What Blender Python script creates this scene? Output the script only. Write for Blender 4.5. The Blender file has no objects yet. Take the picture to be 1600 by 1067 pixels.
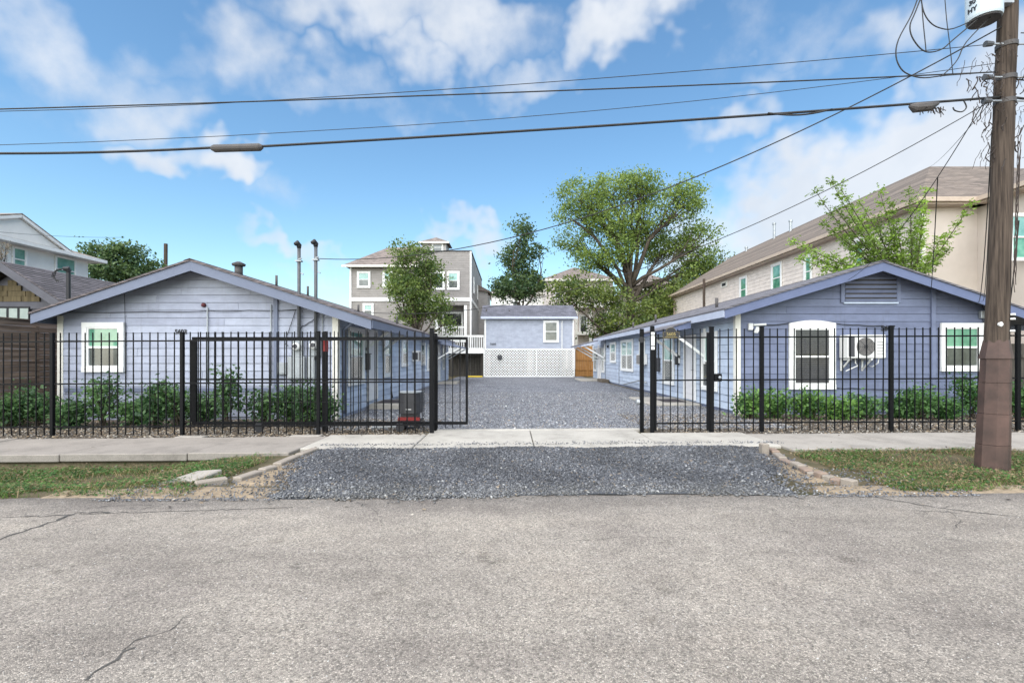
import bpy, math, random
import numpy as np
from mathutils import Vector

SC = bpy.context.scene
COL = SC.collection
F, CX, CY, CH = 755.0, 797.0, 559.0, 1.5      # focal length in photo pixels, vanishing point, eye height

# ------------------------------------------------------------------ camera
cam = bpy.data.cameras.new('camera')
cam.sensor_width = 36.0
cam.lens = F * 36.0 / 1600.0
cam.shift_x = (800 - CX) / 1600.0
cam.shift_y = (CY - 533.5) / 1600.0
cam.clip_start, cam.clip_end = 0.05, 3000
co = bpy.data.objects.new('camera', cam)
co.location = (0, 0, CH)
co.rotation_euler = (math.radians(90), 0, 0)
COL.objects.link(co)
SC.camera = co

# ------------------------------------------------------------------ sky, sun, exposure
SUN_EL, SUN_AZ = 51.0, -156.0      # degrees; azimuth clockwise from +Y (the view direction)
SC.view_settings.view_transform = 'Standard'
SC.view_settings.look = 'None'
SC.view_settings.gamma = 1.0
SC.view_settings.exposure = 0.72
SC.cycles.use_denoising = True
SC.cycles.max_bounces = 5
SC.cycles.diffuse_bounces = 3
SC.cycles.glossy_bounces = 2
SC.cycles.transmission_bounces = 3

world = bpy.data.worlds.new('World')
SC.world = world
world.use_nodes = True
world.cycles.sampling_method = 'MANUAL'
world.cycles.sample_map_resolution = 512
WN = world.node_tree
WN.nodes.clear()


def wnode(t, **kw):
    n = WN.nodes.new(t)
    for k, v in kw.items():
        setattr(n, k, v)
    return n


def wlink(a, b):
    WN.links.new(a, b)


def wmath(op, a, b=None, c=None, clamp=False):
    n = wnode('ShaderNodeMath', operation=op, use_clamp=clamp)
    for i, v in enumerate((a, b, c)):
        if v is None:
            continue
        if isinstance(v, (int, float)):
            n.inputs[i].default_value = v
        else:
            wlink(v, n.inputs[i])
    return n.outputs[0]


sky = wnode('ShaderNodeTexSky', sky_type='NISHITA', sun_disc=False)
sky.sun_elevation = math.radians(SUN_EL)
sky.sun_rotation = math.radians(SUN_AZ)
sky.altitude = 0
sky.air_density = 1.15
sky.dust_density = 0.35
sky.ozone_density = 1.4
tc = wnode('ShaderNodeTexCoord')
DIR = tc.outputs['Generated']
warp = wnode('ShaderNodeTexNoise')
warp.inputs['Scale'].default_value = 4.5
warp.inputs['Detail'].default_value = 4
warp.inputs['Roughness'].default_value = 0.6
wlink(DIR, warp.inputs['Vector'])
wsub = wnode('ShaderNodeVectorMath', operation='SUBTRACT')
wlink(warp.outputs['Color'], wsub.inputs[0])
wsub.inputs[1].default_value = (0.5, 0.5, 0.5)
wscl = wnode('ShaderNodeVectorMath', operation='SCALE')
wlink(wsub.outputs[0], wscl.inputs[0])
wscl.inputs['Scale'].default_value = 0.42
wadd = wnode('ShaderNodeVectorMath', operation='ADD')
wlink(DIR, wadd.inputs[0])
wlink(wscl.outputs[0], wadd.inputs[1])
WDIR = wadd.outputs[0]
# cloud banks: direction (as seen over the street) and angular half-size, plus banks all round the horizon
BANKS = [(50, 60, 200, 95, .85), (185, 150, 75, 60, .8), (350, 90, 105, 85, .95), (470, 140, 120, 45, .7), (640, 30, 210, 60, 1.0),
         (655, 95, 45, 40, .8), (1000, 20, 95, 55, 1.1), (935, 75, 70, 50, 1.1), (1330, 330, 230, 105, 1.5), (250, 40, 120, 60, .6), (560, 150, 160, 40, .6), (120, 190, 140, 45, .4), (1010, 330, 120, 50, .5), (650, 420, 160, 36, .7), (400, 300, 90, 40, .45), (1240, 60, 150, 50, .5), (1440, 225, 130, 75, 1.2),
         (1130, 205, 85, 35, .8), (1350, 70, 80, 60, .9), (1540, 130, 110, 130, 1.0), (300, 258, 75, 40, 1.15), (455, 385, 90, 24, .9),
         (720, 385, 80, 26, .9), (830, 115, 80, 36, .75), (1080, 400, 110, 50, .95), (560, 440, 110, 26, .6), (880, 420, 100, 30, .6), (1180, 130, 60, 26, .6)]
banks = []
for (px, py, hx, hy, w) in BANKS:
    d = Vector((px - CX, F, CY - py))
    L = d.length
    banks.append((d / L, hx / L, hy / L, w))
rb = random.Random(5)
for k in range(9):
    az = math.radians(75 + k * 24 + rb.uniform(-5, 5))
    el = math.radians(rb.uniform(8, 62))
    banks.append((Vector((math.sin(az) * math.cos(el), math.cos(az) * math.cos(el), math.sin(el))), rb.uniform(.12, .3), rb.uniform(.06, .14), .95))
field = None
for (c, sx, sz, w) in banks:
    hz = Vector((c.y, -c.x, 0)).normalized()
    up = c.cross(hz).normalized()
    d1 = wnode('ShaderNodeVectorMath', operation='DOT_PRODUCT')
    wlink(WDIR, d1.inputs[0])
    d1.inputs[1].default_value = hz / sx
    d2 = wnode('ShaderNodeVectorMath', operation='DOT_PRODUCT')
    wlink(WDIR, d2.inputs[0])
    d2.inputs[1].default_value = up / sz
    q = wmath('MULTIPLY_ADD', d2.outputs['Value'], d2.outputs['Value'], wmath('MULTIPLY', d1.outputs['Value'], d1.outputs['Value']))
    b = wmath('MULTIPLY_ADD', q, -.55 * w, w)
    field = b if field is None else wmath('MAXIMUM', field, b)
field = wmath('MAXIMUM', field, 0.0)
fine = wnode('ShaderNodeTexNoise')
fine.inputs['Scale'].default_value = 8
fine.inputs['Detail'].default_value = 8
fine.inputs['Roughness'].default_value = 0.6
wlink(DIR, fine.inputs['Vector'])
dens = wmath('ADD', field, wmath('MULTIPLY', wmath('SUBTRACT', fine.outputs['Fac'], 0.5), 1.15))
mask = wnode('ShaderNodeMapRange', interpolation_type='SMOOTHSTEP')
mask.inputs['From Min'].default_value = 0.27
mask.inputs['From Max'].default_value = 1.22
wlink(dens, mask.inputs['Value'])
shade = wnode('ShaderNodeTexNoise')
shade.inputs['Scale'].default_value = 6
shade.inputs['Detail'].default_value = 3
wlink(WDIR, shade.inputs['Vector'])
ccol = wnode('ShaderNodeMix', data_type='RGBA')
wlink(shade.outputs['Fac'], ccol.inputs[0])
CB = 4.4
ccol.inputs[6].default_value = (0.70 * CB, 0.78 * CB, 0.90 * CB, 1)
ccol.inputs[7].default_value = (1.12 * CB, 1.14 * CB, 1.17 * CB, 1)
hs = wnode('ShaderNodeHueSaturation')
hs.inputs['Saturation'].default_value = 1.12
hs.inputs['Value'].default_value = 1.0
wlink(sky.outputs[0], hs.inputs['Color'])
tint = wnode('ShaderNodeMix', data_type='RGBA', blend_type='MULTIPLY')
tint.inputs[0].default_value = 1.0
tint.inputs[7].default_value = (0.90, 1.02, 1.01, 1)
wlink(hs.outputs[0], tint.inputs[6])
mixc = wnode('ShaderNodeMix', data_type='RGBA')
wlink(wmath('MULTIPLY', mask.outputs[0], 0.92), mixc.inputs[0])
wlink(tint.outputs[2], mixc.inputs[6])
wlink(ccol.outputs[2], mixc.inputs[7])
bg = wnode('ShaderNodeBackground')
bg.inputs['Strength'].default_value = 0.126
wlink(mixc.outputs[2], bg.inputs['Color'])
wo = wnode('ShaderNodeOutputWorld')
wlink(bg.outputs[0], wo.inputs['Surface'])

sun = bpy.data.lights.new('sun', 'SUN')
sun.energy = 4.9
sun.angle = math.radians(112)
sun.color = (1.0, 0.94, 0.85)
so = bpy.data.objects.new('sun', sun)
az, el = math.radians(SUN_AZ), math.radians(SUN_EL)
sdir = Vector((math.sin(az) * math.cos(el), math.cos(az) * math.cos(el), math.sin(el)))
so.rotation_euler = sdir.to_track_quat('Z', 'Y').to_euler()
so.location = sdir * 60
COL.objects.link(so)


# ------------------------------------------------------------------ helpers
def P(px, py, Y):
    return Vector(((px - CX) * Y / F, Y, CH + (CY - py) * Y / F))


def PX(px, Y):
    return (px - CX) * Y / F


def PZ(py, Y):
    return CH + (CY - py) * Y / F


WL = {}          # world location of every object's frame


def link(o, parent=None, loc=None):
    COL.objects.link(o)
    if parent is not None:
        o.parent = parent
    return o


def tag(o, label=None, cat=None, group=None, kind=None):
    if label:
        o['label'] = label
    if cat:
        o['category'] = cat
    if group:
        o['group'] = group
    if kind:
        o['kind'] = kind
    return o


def thing(name, label, cat, loc, group=None):
    o = bpy.data.objects.new(name, None)
    o.empty_display_size = 0.1
    o.location = loc
    COL.objects.link(o)
    WL[o.name] = Vector(loc)
    return tag(o, label, cat, group)


class MB:
    def __init__(s):
        s.v, s.f = [], []

    def add(s, vs, fs):
        b = len(s.v)
        s.v += [tuple(p) for p in vs]
        s.f += [tuple(b + i for i in f) for f in fs]
        return s

    def hexa(s, p):      # 8 corners: bottom loop 0-3, top loop 4-7
        return s.add(p, [(0, 3, 2, 1), (4, 5, 6, 7), (0, 1, 5, 4), (1, 2, 6, 5), (2, 3, 7, 6), (3, 0, 4, 7)])

    def box(s, x0, x1, y0, y1, z0, z1):
        return s.hexa([(x0, y0, z0), (x1, y0, z0), (x1, y1, z0), (x0, y1, z0), (x0, y0, z1), (x1, y0, z1), (x1, y1, z1), (x0, y1, z1)])

    def obox(s, o, u, n, w, a0, a1, d0, d1, h0, h1):     # box in a frame: along u, depth n, height w
        o, u, n, w = Vector(o), Vector(u), Vector(n), Vector(w)
        q = lambda a, d, h: o + u * a + n * d + w * h
        return s.hexa([q(a0, d0, h0), q(a1, d0, h0), q(a1, d1, h0), q(a0, d1, h0), q(a0, d0, h1), q(a1, d0, h1), q(a1, d1, h1), q(a0, d1, h1)])

    def bar(s, p, q, w, h, up=(0, 0, 1)):
        p, q = Vector(p), Vector(q)
        d = (q - p).normalized()
        u = d.cross(Vector(up))
        if u.length < 1e-4:
            u = d.cross(Vector((0, 1, 0)))
        u.normalize()
        t = u.cross(d)
        c = [p - u * w / 2 - t * h / 2, p + u * w / 2 - t * h / 2, p + u * w / 2 + t * h / 2, p - u * w / 2 + t * h / 2]
        return s.hexa(c + [k + (q - p) for k in c])

    def prism(s, poly, vec):
        n = len(poly)
        vec = Vector(vec)
        vs = [Vector(p) for p in poly] + [Vector(p) + vec for p in poly]
        fs = [tuple(range(n))[::-1], tuple(range(n, 2 * n))] + [(i, (i + 1) % n, n + (i + 1) % n, n + i) for i in range(n)]
        return s.add(vs, fs)

    def tube(s, pts, r, n=8):
        pts = [Vector(p) for p in pts]
        m = len(pts)
        rs = r if isinstance(r, (list, tuple)) else [r] * m
        b = len(s.v)
        prev = None
        for i, p in enumerate(pts):
            d = (pts[min(i + 1, m - 1)] - pts[max(i - 1, 0)])
            if d.length < 1e-6:
                d = Vector((0, 0, 1))
            d.normalize()
            if prev is None:
                a = Vector((1, 0, 0)) if abs(d.x) < .9 else Vector((0, 1, 0))
                u = d.cross(a).normalized()
            else:
                u = (prev - d * prev.dot(d)).normalized()
            prev = u
            w = d.cross(u)
            for k in range(n):
                an = 2 * math.pi * k / n
                s.v.append(tuple(p + (u * math.cos(an) + w * math.sin(an)) * rs[i]))
        for i in range(m - 1):
            for k in range(n):
                s.f.append((b + i * n + k, b + i * n + (k + 1) % n, b + (i + 1) * n + (k + 1) % n, b + (i + 1) * n + k))
        s.f.append(tuple(b + k for k in range(n))[::-1])
        s.f.append(tuple(b + (m - 1) * n + k for k in range(n)))
        return s

    def build(s, name, mat, parent=None, smooth=False, bevel=0.0):
        off = WL[parent.name] if parent is not None else Vector((0, 0, 0))
        me = bpy.data.meshes.new(name)
        me.from_pydata([(a - off.x, b - off.y, c - off.z) for a, b, c in s.v], [], s.f)
        me.materials.append(mat)
        if smooth:
            me.polygons.foreach_set('use_smooth', [True] * len(me.polygons))
        o = bpy.data.objects.new(name, me)
        link(o, parent)
        WL[o.name] = off
        if bevel:
            m = o.modifiers.new('edge', 'BEVEL')
            m.width, m.segments, m.limit_method = bevel, 1, 'ANGLE'
        return o


def single(o, label, cat, group=None):
    return tag(o, label, cat, group)


def np_mesh(name, verts, faces_flat, nper, mat, parent=None, cols=None, smooth=False):
    off = WL[parent.name] if parent is not None else Vector((0, 0, 0))
    verts = np.asarray(verts, dtype=np.float32) - np.array(off, dtype=np.float32)
    nf = len(faces_flat) // nper
    me = bpy.data.meshes.new(name)
    me.vertices.add(len(verts))
    me.vertices.foreach_set('co', verts.ravel())
    me.loops.add(len(faces_flat))
    me.loops.foreach_set('vertex_index', np.asarray(faces_flat, dtype=np.int32))
    me.polygons.add(nf)
    me.polygons.foreach_set('loop_start', np.arange(0, nf * nper, nper, dtype=np.int32))
    me.polygons.foreach_set('loop_total', np.full(nf, nper, dtype=np.int32))
    if smooth:
        me.polygons.foreach_set('use_smooth', np.ones(nf, dtype=bool))
    me.update(calc_edges=True)
    me.validate()
    if cols is not None:
        ca = me.color_attributes.new('Col', 'FLOAT_COLOR', 'POINT')
        c4 = np.ones((len(verts), 4), dtype=np.float32)
        c4[:, :3] = cols
        ca.data.foreach_set('color', c4.ravel())
    me.materials.append(mat)
    o = bpy.data.objects.new(name, me)
    link(o, parent)
    WL[o.name] = off
    return o


def unit(rng, n):
    v = rng.normal(size=(n, 3))
    return v / np.linalg.norm(v, axis=1, keepdims=True)


def leaf_quads(cent, size, rng, aspect=.55, up=.5, axis=None):
    n = len(cent)
    d = unit(rng, n) if axis is None else axis
    nn = unit(rng, n) + np.array([0, 0, up])
    w = np.cross(d, nn)
    w /= np.linalg.norm(w, axis=1, keepdims=True) + 1e-9
    s = (size * rng.uniform(.6, 1.3, n))[:, None]
    v = np.empty((n, 4, 3))
    v[:, 0] = cent - d * s * .5
    v[:, 1] = cent + w * s * aspect * .5
    v[:, 2] = cent + d * s * .5
    v[:, 3] = cent - w * s * aspect * .5
    return v.reshape(-1, 3)


def leaf_cols(n, rng, ca, cb, k=None):
    t = (rng.uniform(0, 1, n) if k is None else np.clip(k + rng.normal(0, .22, n), 0, 1))[:, None]
    c = np.array(ca) * (1 - t) + np.array(cb) * t
    return np.repeat(c, 4, axis=0)


def stones(name, pos, size, rng, mat, cols, parent=None, flat=.65):
    n = len(pos)
    base = np.array([[1, 0, 0], [0, 1, 0], [-1, 0, 0], [0, -1, 0], [0, 0, 1], [0, 0, -1]], float)
    v = base[None] * rng.uniform(.55, 1.25, (n, 6, 1))
    v += rng.normal(0, .18, (n, 6, 3))
    v[:, :, 2] *= flat
    a = rng.uniform(0, 2 * math.pi, n)
    ca, sa = np.cos(a)[:, None], np.sin(a)[:, None]
    x, y = v[:, :, 0] * ca - v[:, :, 1] * sa, v[:, :, 0] * sa + v[:, :, 1] * ca
    tl = rng.normal(0, .4, n)[:, None]
    z = v[:, :, 2] * np.cos(tl) + x * np.sin(tl)
    x = x * np.cos(tl) - v[:, :, 2] * np.sin(tl)
    v = np.stack([x, y, z], -1) * (size if np.ndim(size) == 0 else size[:, None, None])
    v += pos[:, None, :]
    tri = np.array([[0, 1, 4], [1, 2, 4], [2, 3, 4], [3, 0, 4], [1, 0, 5], [2, 1, 5], [3, 2, 5], [0, 3, 5]])
    f = (tri[None] + (np.arange(n) * 6)[:, None, None]).ravel()
    return np_mesh(name, v.reshape(-1, 3), f, 3, mat, parent, np.repeat(cols, 6, axis=0))


# ------------------------------------------------------------------ materials
def nt(name):
    m = bpy.data.materials.new(name)
    m.use_nodes = True
    t = m.node_tree
    b = t.nodes['Principled BSDF']
    return m, t, b


def pos_noise(t, scale, stretch=(1, 1, 1), detail=5, rough=.6):
    g = t.nodes.new('ShaderNodeNewGeometry')
    mp = t.nodes.new('ShaderNodeMapping')
    mp.inputs['Scale'].default_value = stretch
    t.links.new(g.outputs['Position'], mp.inputs['Vector'])
    n = t.nodes.new('ShaderNodeTexNoise')
    n.inputs['Scale'].default_value = scale
    n.inputs['Detail'].default_value = detail
    n.inputs['Roughness'].default_value = rough
    t.links.new(mp.outputs[0], n.inputs['Vector'])
    return n


def ramp(t, src, stops):
    r = t.nodes.new('ShaderNodeValToRGB')
    e = r.color_ramp.elements
    while len(e) < len(stops):
        e.new(.5)
    for i, (p, c) in enumerate(stops):
        e[i].position = p
        e[i].color = tuple(c) + (1,) if len(c) == 3 else c
    t.links.new(src, r.inputs[0])
    return r.outputs[0]


def bump(t, b, src, strength, dist=.01):
    n = t.nodes.new('ShaderNodeBump')
    n.inputs['Strength'].default_value = strength
    n.inputs['Distance'].default_value = dist
    t.links.new(src, n.inputs['Height'])
    if b.inputs['Normal'].is_linked:
        t.links.new(b.inputs['Normal'].links[0].from_socket, n.inputs['Normal'])
    t.links.new(n.outputs[0], b.inputs['Normal'])


def mixrgb(t, fac, a, b, mode='MIX'):
    m = t.nodes.new('ShaderNodeMix')
    m.data_type = 'RGBA'
    m.blend_type = mode
    for i, v in ((0, fac), (6, a), (7, b)):
        if isinstance(v, (int, float)):
            m.inputs[i].default_value = v
        elif isinstance(v, tuple):
            m.inputs[i].default_value = v + (1,) if len(v) == 3 else v
        else:
            t.links.new(v, m.inputs[i])
    return m.outputs[2]


def pm(name, c1, c2=None, scale=4, stretch=(1, 1, 1), rough=.7, bmp=0, bscale=None, spec=.3, metal=0, lo=.3, hi=.7, dist=.01):
    m, t, b = nt(name)
    c2 = c2 or tuple(v * .82 for v in c1)
    n = pos_noise(t, scale, stretch)
    t.links.new(ramp(t, n.outputs['Fac'], [(lo, c2), (hi, c1)]), b.inputs['Base Color'])
    b.inputs['Roughness'].default_value = rough
    b.inputs['Specular IOR Level'].default_value = spec
    b.inputs['Metallic'].default_value = metal
    if bmp:
        k = pos_noise(t, bscale or scale * 6, stretch)
        bump(t, b, k.outputs['Fac'], bmp, dist)
    return m


def attr_mat(name, rough=.8, trans=0.0, spec=.25, gain=None):
    m, t, b = nt(name)
    a = t.nodes.new('ShaderNodeAttribute')
    a.attribute_name = 'Col'
    t.links.new(a.outputs['Color'], b.inputs['Base Color'])
    b.inputs['Roughness'].default_value = rough
    b.inputs['Specular IOR Level'].default_value = spec
    if trans:
        tr = t.nodes.new('ShaderNodeBsdfTranslucent')
        hsn = t.nodes.new('ShaderNodeHueSaturation')
        hsn.inputs['Value'].default_value = 1.5
        t.links.new(a.outputs['Color'], hsn.inputs['Color'])
        t.links.new(hsn.outputs[0], tr.inputs['Color'])
        mx = t.nodes.new('ShaderNodeMixShader')
        mx.inputs[0].default_value = trans
        t.links.new(b.outputs[0], mx.inputs[1])
        t.links.new(tr.outputs[0], mx.inputs[2])
        t.links.new(mx.outputs[0], t.nodes['Material Output'].inputs['Surface'])
    return m


def siding_mat(name, c):
    m, t, b = nt(name)
    n1 = pos_noise(t, 2.2, (1, 1, 2.0), 5)
    base = ramp(t, n1.outputs['Fac'], [(.28, tuple(v * .80 for v in c)), (.72, tuple(min(1, v * 1.09) for v in c))])
    n2 = pos_noise(t, 7, (1.5, 1.5, .25), 4)          # rain streaks
    st = ramp(t, n2.outputs['Fac'], [(.55, (0, 0, 0)), (.8, (1, 1, 1))])
    d = mixrgb(t, .0, base, base)
    mm = t.nodes.new('ShaderNodeMath')
    mm.operation = 'MULTIPLY'
    mm.inputs[1].default_value = .45
    t.links.new(st, mm.inputs[0])
    d = mixrgb(t, mm.outputs[0], base, tuple(v * .62 for v in (c[0] * 1.05, c[1], c[2] * .9)))
    oi = t.nodes.new('ShaderNodeObjectInfo')
    d = mixrgb(t, 1.0, d, ramp(t, oi.outputs['Random'], [(0, (.86, .86, .88)), (1, (1.07, 1.07, 1.05))]), 'MULTIPLY')
    t.links.new(d, b.inputs['Base Color'])
    b.inputs['Roughness'].default_value = .55
    b.inputs['Specular IOR Level'].default_value = .3
    g = pos_noise(t, 30, (.4, .4, 6), 4)
    bump(t, b, g.outputs['Fac'], .25, .004)
    return m


def asphalt_mat():
    m, t, b = nt('chip_seal_asphalt')
    g = t.nodes.new('ShaderNodeNewGeometry')
    vor = t.nodes.new('ShaderNodeTexVoronoi')
    vor.inputs['Scale'].default_value = 105
    t.links.new(g.outputs['Position'], vor.inputs['Vector'])
    sep = t.nodes.new('ShaderNodeSeparateColor')
    t.links.new(vor.outputs['Color'], sep.inputs[0])
    stone = ramp(t, sep.outputs[0], [(0, (.17, .165, .158)), (.25, (.31, .297, .28)), (.75, (.40, .382, .36)), (1, (.56, .535, .50))])
    ed = t.nodes.new('ShaderNodeTexVoronoi')
    ed.feature = 'DISTANCE_TO_EDGE'
    ed.inputs['Scale'].default_value = 105
    t.links.new(g.outputs['Position'], ed.inputs['Vector'])
    gap = ramp(t, ed.outputs['Distance'], [(.0, (1, 1, 1)), (.16, (0, 0, 0))])
    worn = pos_noise(t, .8, (1, 1, 1), 6, .65)
    gapm = t.nodes.new('ShaderNodeMath')
    gapm.operation = 'MULTIPLY'
    t.links.new(gap, gapm.inputs[0])
    t.links.new(ramp(t, worn.outputs['Fac'], [(.35, (.95, .95, .95)), (.68, (.45, .45, .45))]), gapm.inputs[1])
    c = mixrgb(t, gapm.outputs[0], stone, (.12, .113, .108))
    big = pos_noise(t, .45, (1, 1, 1), 7, .7)
    c = mixrgb(t, 1.0, c, ramp(t, big.outputs['Fac'], [(.3, (.74, .72, .73)), (.52, (.97, .96, .95)), (.72, (1.12, 1.08, 1.04))]), 'MULTIPLY')
    lane = pos_noise(t, .55, (.35, 1.6, 1), 5, .6)
    c = mixrgb(t, 1.0, c, ramp(t, lane.outputs['Fac'], [(.32, (.76, .745, .74)), (.5, (1, .99, .98)), (.7, (1.10, 1.08, 1.05))]), 'MULTIPLY')
    oil = pos_noise(t, 1.7, (1, 1.4, 1), 5, .6)
    c = mixrgb(t, 1.0, c, ramp(t, oil.outputs['Fac'], [(.27, (.62, .61, .60)), (.36, (1, 1, 1))]), 'MULTIPLY')
    mid = pos_noise(t, 5.0, (1, 1, 1), 6, .75)
    c = mixrgb(t, 1.0, c, ramp(t, mid.outputs['Fac'], [(.27, (.42, .42, .43)), (.40, (.90, .90, .90)), (.6, (1, 1, 1)), (.75, (1.16, 1.15, 1.13))]), 'MULTIPLY')
    pit = t.nodes.new('ShaderNodeTexVoronoi')
    pit.inputs['Scale'].default_value = 44
    wv = pos_noise(t, 30, (1, 1, 1), 4)
    av = t.nodes.new('ShaderNodeVectorMath')
    av.operation = 'MULTIPLY_ADD'
    t.links.new(wv.outputs['Color'], av.inputs[0])
    av.inputs[1].default_value = (.03, .03, 0)
    t.links.new(g.outputs['Position'], av.inputs[2])
    t.links.new(av.outputs[0], pit.inputs['Vector'])
    ps = t.nodes.new('ShaderNodeSeparateColor')
    t.links.new(pit.outputs['Color'], ps.inputs[0])
    sel = t.nodes.new('ShaderNodeMath')
    sel.operation = 'MULTIPLY'
    t.links.new(ramp(t, ps.outputs[1], [(.66, (0, 0, 0)), (.74, (1, 1, 1))]), sel.inputs[0])
    t.links.new(ramp(t, pit.outputs['Distance'], [(.18, (1, 1, 1)), (.42, (0, 0, 0))]), sel.inputs[1])
    c = mixrgb(t, sel.outputs[0], c, (.13, .122, .115))
    c = mixrgb(t, 1.0, c, (1.09, 1.045, .985), 'MULTIPLY')
    t.links.new(c, b.inputs['Base Color'])
    b.inputs['Roughness'].default_value = .9
    b.inputs['Specular IOR Level'].default_value = .2
    bump(t, b, ed.outputs['Distance'], .8, .012)
    bump(t, b, mid.outputs['Fac'], .5, .02)
    return m


def shingle_mat(name, c, w=.3, h=.14, axis='X'):
    m, t, b = nt(name)
    g = t.nodes.new('ShaderNodeNewGeometry')
    sp = t.nodes.new('ShaderNodeSeparateXYZ')
    t.links.new(g.outputs['Position'], sp.inputs[0])
    cb = t.nodes.new('ShaderNodeCombineXYZ')
    t.links.new(sp.outputs[axis], cb.inputs[0])
    zz = t.nodes.new('ShaderNodeMath')
    zz.operation = 'MULTIPLY'
    zz.inputs[1].default_value = 1.0
    t.links.new(sp.outputs['Z'], zz.inputs[0])
    t.links.new(zz.outputs[0], cb.inputs[1])
    br = t.nodes.new('ShaderNodeTexBrick')
    br.inputs['Scale'].default_value = 1
    br.inputs['Brick Width'].default_value = w
    br.inputs['Row Height'].default_value = h
    br.inputs['Mortar Size'].default_value = .008
    br.inputs['Bias'].default_value = -.1
    br.inputs['Color1'].default_value = tuple(v * .72 for v in c) + (1,)
    br.inputs['Color2'].default_value = tuple(min(1, v * 1.25) for v in c) + (1,)
    br.inputs['Mortar'].default_value = tuple(v * .4 for v in c) + (1,)
    t.links.new(cb.outputs[0], br.inputs['Vector'])
    n = pos_noise(t, 1.3)
    n2 = pos_noise(t, 60)
    cc = mixrgb(t, 1.0, br.outputs['Color'], ramp(t, n.outputs['Fac'], [(.3, (.82, .82, .82)), (.7, (1.12, 1.1, 1.08))]), 'MULTIPLY')
    cc = mixrgb(t, 1.0, cc, ramp(t, n2.outputs['Fac'], [(.3, (.8, .8, .8)), (.7, (1.2, 1.2, 1.2))]), 'MULTIPLY')
    t.links.new(cc, b.inputs['Base Color'])
    b.inputs['Roughness'].default_value = .9
    bump(t, b, br.outputs['Fac'], -.5, .01)
    return m


def glass_mat(name, c, c2, rough=.06):
    m, t, b = nt(name)
    n = pos_noise(t, 2.3, (1, 1, 1), 3)
    t.links.new(ramp(t, n.outputs['Fac'], [(.35, c), (.7, c2)]), b.inputs['Base Color'])
    b.inputs['Roughness'].default_value = rough
    b.inputs['Specular IOR Level'].default_value = .55
    b.inputs['Coat Weight'].default_value = .7
    b.inputs['Coat Roughness'].default_value = .02
    k = pos_noise(t, 1.2, (1, 1, 1), 1)
    bump(t, b, k.outputs['Fac'], .12, .03)
    return m


def wood_mat(name, c1, c2, stretch=(1, 12, 12), scale=1.2):
    return pm(name, c1, c2, scale, stretch, .85, .5, scale * 4, .15, 0, .32, .68, .006)


M = {}
M['asphalt'] = asphalt_mat()
M['crack'] = pm('crack_dirt', (.10, .095, .088), (.05, .048, .045), 30, rough=1)
M['soil'] = pm('soil', (.19, .15, .105), (.09, .085, .05), 3.5, rough=1, bmp=1, bscale=40, dist=.03)
M['verge'] = pm('verge_soil', (.15, .115, .072), (.06, .062, .028), 4.5, rough=1, bmp=1, bscale=45, dist=.03)
M['mulch'] = pm('mulch', (.17, .14, .11), (.06, .05, .04), 28, rough=1, bmp=1, bscale=60, dist=.02)
M['sand'] = pm('sandy_fines', (.34, .265, .18), (.17, .135, .095), 14, rough=1, bmp=.8, bscale=70)


def concrete_mat(name, c):
    m, t, b = nt(name)
    n = pos_noise(t, 1.6, (1, 1, 1), 7, .7)
    a = ramp(t, n.outputs['Fac'], [(.28, tuple(v * .68 for v in c)), (.5, c), (.74, tuple(min(1, v * 1.16) for v in c))])
    n2 = pos_noise(t, 90, (1, 1, 1), 3)
    a = mixrgb(t, 1.0, a, ramp(t, n2.outputs['Fac'], [(.3, (.78, .78, .78)), (.7, (1.15, 1.15, 1.15))]), 'MULTIPLY')
    t.links.new(a, b.inputs['Base Color'])
    b.inputs['Roughness'].default_value = .9
    b.inputs['Specular IOR Level'].default_value = .2
    bump(t, b, n2.outputs['Fac'], .5, .004)
    return m


M['slab_old'] = concrete_mat('weathered_concrete', (.255, .23, .205))
M['slab_new'] = concrete_mat('pale_concrete', (.37, .348, .312))
M['slab_grey'] = concrete_mat('grey_concrete', (.31, .285, .255))
M['gravel_base'] = pm('gravel_bed', (.17, .18, .205), (.035, .037, .042), 70, rough=.95, bmp=1, bscale=70, dist=.03)


def court_mat():
    m, t, b = nt('crushed_slate_gravel')
    g = t.nodes.new('ShaderNodeNewGeometry')
    v = t.nodes.new('ShaderNodeTexVoronoi')
    v.inputs['Scale'].default_value = 26
    t.links.new(g.outputs['Position'], v.inputs['Vector'])
    sp = t.nodes.new('ShaderNodeSeparateColor')
    t.links.new(v.outputs['Color'], sp.inputs[0])
    c = ramp(t, sp.outputs[0], [(0, (.04, .043, .052)), (.45, (.10, .105, .125)), (.85, (.20, .21, .235)), (1, (.40, .41, .43))])
    n = pos_noise(t, .7, (1, 1, 1), 6, .65)
    c = mixrgb(t, 1.0, c, ramp(t, n.outputs['Fac'], [(.3, (.8, .8, .82)), (.7, (1.25, 1.24, 1.22))]), 'MULTIPLY')
    t.links.new(c, b.inputs['Base Color'])
    b.inputs['Roughness'].default_value = .85
    bump(t, b, v.outputs['Distance'], 1.0, .03)
    return m


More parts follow.
